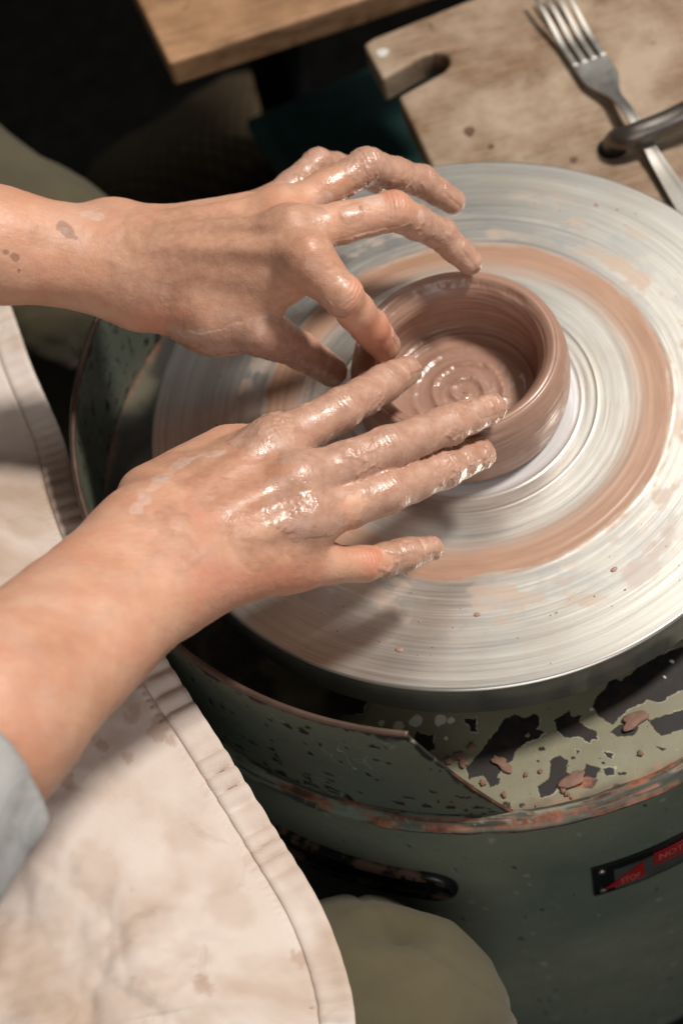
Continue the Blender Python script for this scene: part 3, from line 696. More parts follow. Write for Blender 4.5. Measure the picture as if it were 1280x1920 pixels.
def build_hand(hd, lo, hi, claymap, veins, h=0.0021):
    V, Q = surface_nets(hd.sdf, lo, hi, h); V, Q = subdivide(V, Q, 1)
    for it in range(2):
        d = hd.sdf(V); n = grad(hd.sdf, V) if it == 0 else n; V = V - n * np.clip(d, -0.002, 0.002)[:, None]
    V, Q = subdivide(V, Q, 1); n = vnormals(V, Q)
    N = len(V); nail = np.zeros(N); disp = np.zeros(N); knuckle = np.zeros(N); fid = np.full(N, -1); fdist = np.full(N, 9.0); along = np.zeros(N)
    for k, f in enumerate(hd.fing):
        d = hd.fd(f, V); near = d < 0.003
        fid[near & (d < fdist)] = k; fdist = np.minimum(fdist, d)
        idx = np.where(near)[0]; p = V[idx]; nn = n[idx]; J = f['J']; r = f['r']
        for j in (1, 2) if len(J) > 3 else (1,):
            ax = J[j + 1] - J[j - 1]; ax /= np.linalg.norm(ax); dv = f['dors'] - ax * (f['dors'] @ ax); dv /= np.linalg.norm(dv)
            q = (p - J[j]) @ ax; up = np.clip(nn @ dv, -1, 1)
            warp = 0.0008 * fbm(p, 260, 2, k * 3.0)
            wd = 0.0048 if j == 1 else 0.003
            m = np.exp(-(q / wd) ** 2) * np.clip(up, 0, 1)
            disp[idx] += -0.00038 * m * (0.5 + 0.5 * np.cos((q + warp) / (0.0019 if j == 1 else 0.0016) * 2 * math.pi)) ** 2
            disp[idx] += 0.00045 * np.exp(-(q / (wd * 1.3)) ** 2) * np.clip(up, 0, 1)
            # flexion creases underneath
            m2 = np.exp(-(q / 0.0016) ** 2) * np.clip(-up, 0, 1); disp[idx] -= 0.0006 * m2
            knuckle[idx] = np.maximum(knuckle[idx], np.exp(-(q / 0.007) ** 2) * np.clip(up + 0.2, 0, 1))
        if f['nail']:
            a, b = J[-2], J[-1]; L = np.linalg.norm(b - a); ax = (b - a) / L; dv = f['dors'] - ax * (f['dors'] @ ax); dv /= np.linalg.norm(dv); lat = np.cross(ax, dv)
            rr = r[-1]; t = (p - a) @ ax; x = (p - a) @ lat / rr; up = nn @ dv
            t0, t1 = L * 0.42, L + rr * 0.72
            tc = (t - t0) / (t1 - t0); base = 0.10 * (x / 0.75) ** 2
            e = np.minimum.reduce([(0.74 - np.abs(x)) * rr, (tc - base) * (t1 - t0), (1 - tc) * (t1 - t0)])
            ok = up > 0.1; e = np.where(ok, e, -1)
            nl = sstep(-0.0002, 0.0003, e); nail[idx] = np.maximum(nail[idx], nl)
            disp[idx] += np.where(ok, -0.00035 * np.exp(-(e / 0.00045) ** 2) + 0.00018 * nl, 0)
        fl = np.linalg.norm(p - J[0], axis=1); along[idx] = np.where(d[near] <= fdist[idx] + 1e-9, fl, along[idx])
    M = claymap(V, n, fid, along, knuckle, nail)
    clay, film, wet = M['clay'], M['film'], M['wet']
    lump = fbm(V, 150, 4, 1.1); lump2 = fbm(V, 420, 3, 6.6); rid = 1 - np.abs(fbm(V, 210, 3, 3.9)) * 2.2
    thick = M['thick']
    disp = disp * (1 - 0.25 * clay * thick)
    zone = sstep(-0.05, 0.35, fbm(V, 70, 2, 30.0))
    disp += clay * thick * (0.00022 + 0.00012 * lump + 0.00006 * lump2 + zone * (0.00036 * lump + 0.00060 * np.clip(rid, 0, 1) ** 4) + M['tip'] * (0.0004 * lump + 0.0003 * lump2))
    disp += film * 0.00012
    vein = np.zeros(N)
    for line, w in veins:
        pts = spline([hit(hd, x, y) for x, y in line], 14)
        for a_, b_ in zip(pts[:-1], pts[1:]):
            vein = np.maximum(vein, np.exp(-(np.maximum(cap_d(V, a_, b_, 0, 0), 0) / (w * 0.0015)) ** 2))
    vein *= 0.35 + 0.65 * sstep(-0.4, 0.3, fbm(V, 70, 2, 51.0)); disp += 0.00026 * vein * (1 - 0.5 * clay)
    # skin tension lines across the back of the hand and wrist
    disp += (1 - clay) * (0.00013 * fbm(V * np.array([1.0, 2.4, 1.0]), 300, 3, 8.0) + 0.0005 * fbm(V, 55, 2, 18.0))
    V = V + n * disp[:, None]
    mask = np.stack([clay, film, np.clip(M['blush'] + 0.55 * knuckle, 0, 1), wet], 1); mask2 = np.stack([nail * (1 - clay), M['spot'], M['pale'], vein], 1)
    return V, Q, mask, mask2
def pp(*a): return P(*a)
# right hand (the lower one in view): palm down, fingers over the bowl
RH = Hand(); dR = np.array([0.05, -0.30, 0.95]); dR /= np.linalg.norm(dR)
W0 = [pp(268, 1010, 0.098), pp(322, 1088, 0.098)]
RH.finger([pp(515, 836, 0.085), pp(640, 768, 0.080), pp(718, 720, 0.066), pp(762, 696, 0.056)], [0.0102, 0.0088, 0.0078, 0.0064], dR, 'r_index')
RH.finger([pp(560, 905, 0.088), pp(726, 840, 0.078), pp(838, 798, 0.064), pp(920, 766, 0.0535)], [0.0104, 0.0086, 0.0080, 0.0066], dR, 'r_middle')
RH.finger([pp(578, 975, 0.082), pp(722, 924, 0.070), pp(830, 880, 0.053), pp(898, 851, 0.0395)], [0.0100, 0.0088, 0.0080, 0.0066], dR, 'r_ring')
RH.finger([pp(540, 1058, 0.070), pp(683, 1058, 0.054), pp(758, 1041, 0.045), pp(806, 1028, 0.0385)], [0.0102, 0.0072, 0.0066, 0.0052], dR, 'r_little')
RH.finger([pp(440, 865, 0.068), pp(560, 815, 0.055), pp(640, 770, 0.042)], [0.0115, 0.0098, 0.0080], -dR, 'r_thumb', nail=False)
RH.pal(W0[0], pp(505, 842, 0.080), 0.0155, 0.0110); RH.pal(pp(290, 1035, 0.098), pp(550, 908, 0.083), 0.0160, 0.0112)
RH.pal(pp(318, 1075, 0.098), pp(566, 975, 0.077), 0.0155, 0.0108); RH.pal(W0[1], pp(545, 1052, 0.067), 0.0155, 0.0108)
RH.pal(pp(290, 940, 0.084), pp(430, 862, 0.068), 0.0155, 0.0140)
FE = [pp(-52, 1318, 0.150), pp(-12, 1366, 0.150)]
RH.pal(FE[0], W0[0], 0.0255, 0.0182); RH.pal(FE[1], W0[1], 0.0255, 0.0178)
RH.pal(pp(-360, 1700, 0.175), (FE[0] + FE[1]) / 2, 0.040, 0.031)
for (m, w, o_) in (((515, 836, 0.085), (285, 1015, 0.1), 0), ((560, 905, 0.088), (300, 1045, 0.1), 0), ((578, 975, 0.082), (318, 1070, 0.1), 0), ((548, 1050, 0.069), (340, 1090, 0.1), 0)):
    a = pp(*m) + dR * 0.0070; b = pp(*w) + dR * 0.0105
    RH.extra.append((a, b, 0.0028, 0.0022, 0.006)); RH.extra.append((pp(*m) + dR * 0.0016, pp(*m) + dR * 0.002, 0.0088, 0.0088, 0.010))
def hit(hd, px, py):
    dr = FW + RT * (px - W / 2) / FPX - UP * (py - H / 2) / FPX; dr /= np.linalg.norm(dr); t = 0.45
    for k in range(60):
        d = float(hd.sdf((CAMP + dr * t)[None])[0]); t += d * 0.8
        if d < 0.0002 or t > 1.3: break
    return CAMP + dr * t
def clay_R(V, n, fid, along, kn, nail):
    pp = lambda x, y, z: hit(RH, x, y)
    tip = np.zeros(len(V))
    for k, L in ((0, 0.066), (1, 0.086), (2, 0.08), (3, 0.055)): m_ = fid == k; tip[m_] = sstep(L, L + 0.012, along[m_])
    nz = fbm(V, 110, 4, 2.0); nz2 = fbm(V, 60, 3, 5.0)
    c = np.full(len(V), -1.0)
    for k, s in ((0, 0.004), (1, -0.012), (2, 0.018)):
        m = fid == k; c[m] = np.maximum(c[m], (along[m] - s) / 0.02)
    m = fid == 3; c[m] = np.maximum(c[m], (along[m] - 0.036) / 0.02 - 0.2)
    c = c - (0.9 + 0.5 * nz) * nail * ((fid == 2) | (fid == 3))
    c[fid == 4] = 1
    it = [(pp(585, 905, .098), pp(640, 880, .096), 0.013), (pp(545, 940, .098), pp(600, 960, .09), 0.013), (pp(480, 815, .098), pp(540, 800, .096), 0.012), (pp(560, 850, .098), pp(600, 850, .096), 0.010)]
    c = np.maximum(c, blob(V, it) * 1.6)
    clay = sstep(-0.06, 0.10, c + 0.65 * nz - 0.08)
    it2 = [(pp(310, 870, .095), pp(470, 800, .1), 0.012), (pp(430, 900, .108), pp(520, 900, .104), 0.020), (pp(470, 1000, .1), pp(520, 1010, .095), 0.018)]
    film = np.clip(sstep(0.05, 0.35, blob(V, it2) + 0.9 * nz2), 0, 1) * 0.8
    film = np.maximum(film, 0.8 * sstep(-0.05, 0.22, nz2 + 0.6 * nz) * sstep(0.03, 0.0, np.linalg.norm(V - pp(440, 940, .1), axis=1) - 0.028))
    pale = sstep(0.20, 0.5, blob(V, [(pp(255, 955, 0), pp(300, 900, 0), 0.0035), (pp(300, 900, .098), pp(350, 862, .1), 0.004), (pp(350, 862, .1), pp(412, 848, .1), 0.004), (pp(455, 805, .1), pp(490, 820, .1), 0.0035)]) + 1.5 * nz)
    blush = sstep(0.0, 0.6, blob(V, [(pp(420, 930, .105), pp(470, 900, .105), 0.022), (pp(700, 1045, .06), pp(700, 1055, .06), 0.007), (pp(390, 1100, .09), pp(560, 1090, .075), 0.016)]) + 0.5 * nz2) * 0.8
    wet = np.clip(clay * sstep(-0.45, 0.2, nz2 + 0.3 * nz) + film * 0.35 + 0.45 * sstep(0.1, 0.4, nz) * sstep(0.06, 0.02, np.linalg.norm(V - pp(540, 950, .095), axis=1)), 0, 1)
    return dict(tip=tip, clay=clay, film=film, pale=pale, blush=blush, wet=wet, thick=np.where(fid >= 0, 1.0, 0.7), spot=np.zeros(len(V)))
# left hand (the upper one in view)
LH = Hand(); dL = np.array([0.05, 0.05, 1.0]); dL /= np.linalg.norm(dL); dI = np.array([0.55, 0.1, 0.85])
LH.finger([pp(580, 492, 0.098), pp(640, 553, 0.089), pp(692, 614, 0.059), pp(720, 648, 0.042)], [0.0104, 0.0088, 0.0082, 0.0072], dI, 'l_index')
LH.finger([pp(545, 437, 0.098), pp(738, 396, 0.092), pp(826, 440, 0.064), pp(880, 492, 0.050)], [0.0102, 0.0084, 0.0070, 0.0056], dI * .5 + dL * .5, 'l_middle')
LH.finger([pp(528, 402, 0.088), pp(688, 312, 0.086), pp(790, 340, 0.064), pp(848, 378, 0.050)], [0.0098, 0.0078, 0.0070, 0.0058], dL, 'l_ring')
LH.finger([pp(498, 398, 0.078), pp(596, 306, 0.074), pp(664, 318, 0.058), pp(706, 342, 0.046)], [0.0090, 0.0064, 0.0058, 0.0050], dL, 'l_little')
LH.finger([pp(488, 620, 0.068), pp(568, 660, 0.046), pp(622, 697, 0.030)], [0.0098, 0.0082, 0.0070], np.array([0.3, -0.7, 0.6]), 'l_thumb', kblend=0.008)
WL = [pp(248, 468, 0.080), pp(250, 528, 0.077)]
LH.pal(WL[0], pp(495, 400, 0.074), 0.0145, 0.0090); LH.pal(pp(250, 480, 0.081), pp(525, 405, 0.084), 0.0145, 0.0098)
LH.pal(pp(250, 500, 0.081), pp(545, 440, 0.093), 0.0145, 0.0103); LH.pal(pp(255, 520, 0.079), pp(572, 495, 0.093), 0.0145, 0.0106)
LH.pal(pp(290, 556, 0.072), pp(400, 598, 0.066), 0.0140, 0.0125); LH.pal(pp(400, 600, 0.066), pp(488, 620, 0.064), 0.0125, 0.0095)
LH.pal(pp(400, 590, 0.074), pp(535, 535, 0.083), 0.0090, 0.0060)
LH.pal(pp(-30, 440, 0.105), WL[0], 0.0200, 0.0155); LH.pal(pp(-20, 476, 0.10), WL[1], 0.0185, 0.0150)
LH.pal(pp(-420, 420, 0.14), pp(-20, 458, 0.103), 0.034, 0.0215)
LH.extra.append((pp(205, 418, 0.086), pp(212, 418, 0.086), 0.0085, 0.0085, 0.012))
for (m, w, s) in (((580, 492, 0.098), (270, 500, 0.085), 1), ((545, 437, 0.098), (265, 480, 0.085), 1), ((528, 402, 0.088), (260, 460, 0.085), .6)):
    a = pp(*m) + dL * 0.0078; b = pp(*w) + dL * 0.0115
    LH.extra.append((a, b, 0.0028, 0.0022, 0.006)); LH.extra.append((pp(*m) + dL * 0.0022, pp(*m) + dL * 0.0025, 0.0090, 0.0090, 0.010))
def clay_L(V, n, fid, along, kn, nail):
    pp = lambda x, y, z: hit(LH, x, y)
    tip = np.zeros(len(V))
    nz = fbm(V, 110, 4, 12.0); nz2 = fbm(V, 60, 3, 15.0)
    c = np.full(len(V), -1.0)
    for k, s in ((0, 0.070), (1, 0.060), (2, 0.036), (3, 0.008), (4, 0.0)):
        m = fid == k; c[m] = np.maximum(c[m], (along[m] - s) / 0.022)
    under = np.clip(-(n @ dL), -1, 1)
    m = (fid == 1) | (fid == 2); c[m] = np.maximum(c[m], (under[m] - 0.05) * 2.2)
    it = [(pp(340, 640, .07), pp(500, 640, .06), 0.009), (pp(612, 572, .09), pp(640, 590, .082), 0.0035)]
    c = np.maximum(c, blob(V, it) * 1.6)
    clay = sstep(-0.06, 0.10, c + 0.6 * nz - 0.06)
    it2 = [(pp(330, 470, .105), pp(520, 520, .1), 0.036), (pp(420, 420, 0), pp(560, 400, 0), 0.016), (pp(400, 600, .085), pp(480, 600, .08), 0.020), (pp(655, 400, .1), pp(665, 397, .1), 0.006), (pp(420, 470, .11), pp(520, 480, .11), .012)]
    film = sstep(0.06, 0.30, blob(V, it2) + 0.45 * nz2 + 0.15 * nz) * 0.9
    film = np.maximum(film, 0.7 * sstep(-0.9, 0.3, c + 0.9 * nz2) * (fid >= 0))
    pale = sstep(0.2, 0.3, blob(V, [(pp(325, 628, .08), pp(385, 625, .075), 0.0045), (pp(165, 400, .12), pp(185, 405, .12), 0.0035), (pp(600, 380, .105), pp(700, 372, .1), 0.006), (pp(790, 405, .08), pp(812, 420, .075), 0.004)]) + 0.5 * nz)
    blush = sstep(0.0, 0.6, blob(V, [(pp(570, 470, .11), pp(580, 500, .11), 0.012), (pp(690, 620, .065), pp(730, 650, .05), 0.010), (pp(300, 600, .09), pp(360, 610, .085), 0.014), (pp(590, 640, .05), pp(640, 690, .04), 0.010), (pp(690, 295, .09), pp(740, 365, .095), .006)]) + 0.4 * nz2) * 0.85
    wet = np.clip(clay * sstep(-0.5, 0.1, nz2 + 0.3 * nz) + 0.65 * film * sstep(-0.15, 0.25, nz) + 0.8 * ((fid == 4) | (fid == 2)) * sstep(-.3, .1, nz2), 0, 1)
    sp = sstep(0.25, 0.45, blob(V, [(pp(118, 425, .125), pp(130, 438, .122), 0.0030), (pp(140, 445, .12), pp(141, 446, .12), 0.0014), (pp(12, 472, .13), pp(13, 472, .13), 0.0016), (pp(26, 480, .13), pp(30, 484, .13), 0.0020), (pp(36, 508, .126), pp(36, 509, .126), 0.001), (pp(676, 388, .1), pp(678, 392, .1), 0.0013)]) + 0.9 * nz) * 0.6
    film = np.maximum(film, 0.5 * sstep(0.0, 0.4, blob(V, [(pp(70, 440, .125), pp(120, 440, .122), 0.005), (pp(190, 445, .115), pp(200, 450, .115), .005)]) + 0.6 * nz))
    return dict(tip=tip, clay=clay, film=film, pale=pale, blush=blush, wet=wet, thick=np.where(fid == 4, 0.45, np.where(fid >= 0, 0.75, 0.3)), spot=sp)
def box_of(hd, pad=0.012):
    pts = []; 
    for a, b, ra, rb in hd.palm + [q for f in hd.fing for q in f['prim']]: pts += [a - ra, a + ra, b - rb, b + rb]
    pts = np.array(pts); return pts.min(0) - pad, pts.max(0) + pad
def person():
    parts = []
    VR = [([(330, 985), (390, 930), (450, 915), (520, 930)], 1.3), ([(395, 930), (440, 880), (500, 865)], 1.1), ([(350, 1060), (430, 1010), (520, 1010)], 1.2), ([(120, 1230), (230, 1110), (300, 1040)], 1.6)]
    VL = [([(280, 455), (350, 430), (420, 425), (500, 420)], 1.2), ([(300, 500), (380, 480), (450, 455), (520, 450)], 1.2), ([(330, 560), (400, 540), (470, 520)], 1.2), ([(60, 430), (150, 470), (240, 500)], 1.5)]
    for hd, cm, vn in ((RH, clay_R, VR), (LH, clay_L, VL)): parts.append(build_hand(hd, *box_of(hd), cm, vn))
    V = np.vstack([parts[0][0], parts[1][0]]); Q = np.vstack([parts[0][1], parts[1][1] + len(parts[0][0])])
    o = mk_np('person', V, Q, M_skin); attr(o, 'mask', np.vstack([parts[0][2], parts[1][2]])); attr(o, 'mask2', np.vstack([parts[0][3], parts[1][3]]))
    tag(o, 'person in a cream apron shaping the clay bowl with both clay covered hands', 'person')
    return o
potter = person()
# ------------------------------------------------------------------ clothing
M_apron = mat_cloth('cream canvas', (0.78, 0.69, 0.625), (0.68, 0.58, 0.505), (0.46, 0.33, 0.235), 3000, 0.9, 'stains')
M_trou = mat_cloth('olive trousers', (0.115, 0.097, 0.050), (0.085, 0.071, 0.037), None, 4200)
M_knit = mat_cloth('grey knit', (0.45, 0.45, 0.435), (0.36, 0.36, 0.35), None, 1700)
def apron():
    hem = spline([pp(-60, 400, -.045), pp(15, 560, -0.035), pp(62, 690, -0.03), pp(118, 818, -0.022), pp(150, 930, -0.004), pp(196, 1040, 0.004), pp(310, 1232, 0.016), pp(420, 1402, 0.008), pp(520, 1562, -0.002), pp(602, 1698, 0.002), pp(650, 1825, 0.002), pp(668, 1935, 0.0), pp(668, 2150, -.005)], 520)
    nv = 260; s = np.linspace(0, 1, nv) ** 1.35 * 0.40
    tg = np.gradient(hem, axis=0); tg /= np.linalg.norm(tg, axis=1)[:, None]
    inw = np.cross(tg, np.array([0, 0, 1.0])); inw[:, 2] = 0; inw /= np.linalg.norm(inw, axis=1)[:, None]
    if inw[260, 0] > 0: inw = -inw
    base = np.array([-1.0, -0.05, 0]); base /= np.linalg.norm(base)
    U = np.linspace(0, 1, 520)
    mixw = sstep(0.01, 0.10, s)[None, :, None]
    D = inw[:, None, :] * (1 - mixw) + base * mixw
    V = hem[:, None, :] + np.cumsum(D * np.gradient(s)[None, :, None], axis=1)
    rise = 0.030 * sstep(0.0, 0.07, s) + 0.045 * sstep(0.05, 0.40, s)
    fade = 0.25 + 0.75 * sstep(0.25, 0.5, U)[:, None]
    V[:, :, 2] += rise[None, :] * fade
    p = V.reshape(-1, 3)
    crease = (1 - np.abs(fbm(p * np.array([1, .8, .5]), 24, 2, 40.0)) * 3.0).clip(0, 1).reshape(V.shape[:2]) ** 3 * 0.0009
    fold = crease + fbm(p * np.array([1, 0.55, 0.3]), 13, 3, 4.0).reshape(V.shape[:2]) * 0.016 + fbm(p, 34, 3, 8.0).reshape(V.shape[:2]) * 0.0075 + fbm(p, 95, 3, 2.0).reshape(V.shape[:2]) * 0.0012
    arc = np.r_[0, np.cumsum(np.linalg.norm(np.diff(hem, axis=0), axis=1))][:, None]
    hemw = 0.0125
    V[:, :, 2] += fold * sstep(0.006, 0.06, s)[None, :]
    # doubled hem: raised band, stitched groove, puckers across it
    puck = np.sin(arc / 0.0088 * 2 * math.pi + 1.6 * vnoise(np.hstack([arc * 60, arc * 0, arc * 0]))[:, None]) * (0.55 + 0.45 * vnoise(np.hstack([arc * 45 + 9, arc * 0, arc * 0]))[:, None])
    band = (sstep(hemw + 0.0012, hemw - 0.0008, s))[None, :]
    V[:, :, 2] += band * 0.0011 + puck * (0.0015 + 0.001 * vnoise(np.hstack([arc * 25 + 3, arc * 0, arc * 0]))[:, None]) * np.exp(-((s - 0.006) / 0.0075) ** 2)[None, :]
    V[:, :, 2] -= 0.0011 * np.exp(-((s - hemw - 0.0008) / 0.0012) ** 2)[None, :]
    V[:, :, 2] -= 0.0011 * np.exp(-((s - 0.0) / 0.0012) ** 2)[None, :]
    V[:, :, 2] += 0.0007 * np.sin(arc / 0.0036 * 2 * math.pi) * np.exp(-((s - hemw - 0.0035) / 0.0008) ** 2)[None, :]
    o = mk_np('apron', V.reshape(-1, 3), grid_quads(520, nv), M_apron, potter)
    q = V.reshape(-1, 3); v_ = q - CAMP; zz = v_ @ FW; pxy = np.stack([W / 2 + FPX * (v_ @ RT) / zz, H / 2 - FPX * (v_ @ UP) / zz], 1)
    def near(x, y): return q[np.argmin((pxy[:, 0] - x) ** 2 + (pxy[:, 1] - y) ** 2)]
    nz = fbm(q, 170, 4, 61.0); nb = fbm(q, 60, 4, 71.0)
    sm = np.zeros(len(q)); br = np.zeros(len(q))
    for x, y, r in ((250, 1338, 20), (288, 1358, 26), (165, 1382, 15), (185, 1402, 12), (126, 1468, 15), (235, 1425, 9), (320, 1395, 9), (555, 1800, 16), (375, 1840, 22)):
        sm = np.maximum(sm, sstep(-0.1, 0.25, 1 - np.linalg.norm(q - near(x, y), axis=1) / (r * 0.00022) + 1.5 * nz))
    for x, y, r in ((345, 1540, 75), (420, 1700, 60), (190, 1620, 70), (60, 985, 70), (100, 1070, 60), (40, 880, 40), (250, 1750, 80), (60, 1780, 90), (30, 640, 50), (480, 1600, 40)):
        br = np.maximum(br, 0.75 * sstep(0.0, 0.8, 1 - np.linalg.norm(q - near(x, y), axis=1) / (r * 0.00022) + 1.1 * nb))
    attr(o, 'stains', np.stack([sm, br, br], 1))
    m = o.modifiers.new('thick', 'SOLIDIFY'); m.thickness = 0.0016; m.offset = -1
    o['label'] = 'cream canvas apron with puckered hem and clay stains'
    return o
apron()
def sdf_obj(name, prims, k, lo, hi, h, lv, mat, parent, disp=None):
    def fn(p):
        d = None
        for a, b, ra, rb in prims: 
            q = cap_d(p, np.array(a), np.array(b), ra, rb); d = q if d is None else smin(d, q, k)
        return d
    V, Q = surface_nets(fn, lo, hi, h); V, Q = subdivide(V, Q, lv); n = grad(fn, V)
    if disp: V = V + n * disp(V, n)[:, None]
    return mk_np(name, V, Q, mat, parent)
def prim_box(prims, pad):
    pts = np.array([x for a, b, ra, rb in prims for x in (np.array(a) - ra, np.array(a) + ra, np.array(b) - rb, np.array(b) + rb)]); return pts.min(0) - pad, pts.max(0) + pad
def trousers():
    K = pp(690, 1962, -0.115); hip = pp(-150, 2500, -0.10)
    pr = [(K, hip, 0.058, 0.082), (K, K + np.array([0.005, 0.02, -0.42]), 0.055, 0.045)]
    def dsp(V, n):
        fold = -0.004 * np.exp(-(np.linalg.norm((V - pp(745, 1738, -0.065)) * np.array([0.55, 1, 1]), axis=1) / 0.010) ** 2)
        w = V @ np.array([0.8, 0.6, 0.2]); return 0.010 * fbm(V * np.array([0.7, 1.3, 1]), 13, 3, 2.0) + 0.0022 * fbm(V, 45, 3, 4.0) + 2.2 * fold - 0.0016 * np.exp(-((w - pp(820, 1800, -.08) @ np.array([0.8, 0.6, 0.2])) / 0.0015) ** 2)
    sdf_obj('trouser_leg', pr, 0.03, *prim_box(pr, 0.02), 0.006, 1, M_trou, potter, dsp)
    K2 = pp(60, 528, -0.11); hip2 = pp(-520, 30, -0.09)
    pr = [(K2, hip2, 0.060, 0.068), (K2, K2 + np.array([0.0, 0.0, -0.38]), 0.055, 0.045)]
    def dsp2(V, n): return 0.010 * fbm(V * np.array([1.0, 0.5, 0.5]), 14, 3, 3.0) + 0.002 * fbm(V, 40, 3, 4.0)
    sdf_obj('trouser_leg', pr, 0.03, *prim_box(pr, 0.02), 0.006, 1, M_trou, potter, dsp2)
trousers()
def sleeve():
    a = pp(-150, 1462, 0.158); b = pp(-440, 1778, 0.180); ax = (b - a) / np.linalg.norm(b - a)
    v1 = np.cross(ax, [0, 0, 1.0]); v1 /= np.linalg.norm(v1); v2 = np.cross(ax, v1)
    nu, nv = 160, 60; V = np.zeros((nu, nv, 3))
    for j in range(nv):
        s = j / (nv - 1)
        for i in range(nu):
            t = 2 * math.pi * i / nu
            rr = 0.0435 + 0.016 * s + 0.0012 * math.sin(9 * t + 3 * s) + (0.0 if j > 2 else -0.002 * (2 - j) / 2)
            off = 0.012 * max(0, math.cos(t - 0.3))
            V[i, j] = a + ax * (s * 0.16 - 0.012) + (v1 * math.cos(t) + v2 * math.sin(t)) * (rr + off)
    p = V.reshape(-1, 3); nrm = p - (a + ((p - a) @ ax)[:, None] * ax); nrm /= np.linalg.norm(nrm, axis=1)[:, None]
    p = p + nrm * (0.004 * fbm(p, 28, 3, 1.0) + 0.0022 * np.abs(fbm(p * np.array([1, 2.2, 1]), 45, 2, 5.0)))[:, None]
    o = mk_np('sleeve', p, grid_quads(nu, nv, True), M_knit, potter); m = o.modifiers.new('t', 'SOLIDIFY'); m.thickness = 0.002
    o['label'] = 'pushed up grey sleeve'
sleeve()
# ------------------------------------------------------------------ wooden boards, fork, rod
BZ = -0.030
def poly_board(name, pix, thick, mat, z=BZ, bev=0.0022):
    bm = bmesh.new(); pts = [P(x, y, z) for x, y in pix]; cx = np.mean(pts, 0)
    vs = [bm.verts.new((p[0] - cx[0], p[1] - cx[1], 0)) for p in pts]; f = bm.faces.new(vs)
    if f.normal.z < 0: f.normal_flip()
    r = bmesh.ops.extrude_face_region(bm, geom=[f]); bmesh.ops.translate(bm, vec=(0, 0, -thick), verts=[v for v in r['geom'] if isinstance(v, bmesh.types.BMVert)])
    bmesh.ops.recalc_face_normals(bm, faces=bm.faces)
    o = bm_obj(name, bm, mat); o.location = (cx[0], cx[1], z); bevel(o, bev, 3); return o
wa = 1.05
M_w1 = mat_wood('pale oak', (0.24, 0.125, 0.060), (0.40, 0.235, 0.125), -0.35)
M_w2 = mat_wood('worn plywood', (0.185, 0.110, 0.060), (0.30, 0.19, 0.11), 0.95, (0.47, 0.37, 0.27))
b1 = poly_board('wooden_board', [(316, 118), (228, -60), (120, -330), (640, -470), (1010, -115), (700, -8)], 0.019, M_w1, BZ)
tag(b1, 'plain honey coloured wooden board, the one without slots', 'board')
def slot_arc(c, r, a0, a1, n=9): return [(c[0] + r * math.cos(math.radians(a0 + (a1 - a0) * k / n)), c[1] + r * math.sin(math.radians(a0 + (a1 - a0) * k / n))) for k in range(n + 1)]
slot = [(716, 148), (790, 106)] + [(812, 98), (830, 99), (841, 108), (842, 120), (832, 133), (812, 144)] + [(746, 180)]
# second slot, where the steel rod comes up, opens to the far side
board2_px = [(681, 82)] + slot + [(775, 240), (803, 300), (870, 440), (1010, 560), (1420, 560), (1500, 120), (1260, -190), (905, -12), (700, 70)]
b2 = poly_board('slotted_board', board2_px, 0.019, M_w2)
tag(b2, 'worn wooden board with a rounded slot in its end, under the fork', 'board')
# chip of white glaze and dark spots lying on the board
def spot(px, py, r, mat, nm, sx=1.0):
    c = P(px, py, BZ); bm = bmesh.new(); bmesh.ops.create_circle(bm, cap_ends=True, segments=18, radius=r)
    for v in bm.verts: v.co *= 1 + 0.10 * math.sin(3 * math.atan2(v.co.y, v.co.x) + px)
    bmesh.ops.scale(bm, vec=(sx, 1, 1), verts=bm.verts); bmesh.ops.translate(bm, vec=(c[0], c[1], BZ + 0.0003), verts=bm.verts)
    o = bm_obj(nm, bm, mat); o.parent = b2; o.matrix_parent_inverse = Matrix.Translation(b2.location).inverted(); return o
M_white = mat_plain('white glaze drip', (0.62, 0.60, 0.55), 0.5); M_stain = mat_plain('brown clay stain', (0.13, 0.075, 0.042), 0.5)
spot(717, 99, 0.0034, M_white, 'glaze_drip'); spot(880, 247, 0.0036, M_stain, 'clay_stain', 0.8); spot(920, 275, 0.0018, M_stain, 'clay_stain'); spot(1075, 300, 0.0022, M_stain, 'clay_stain')
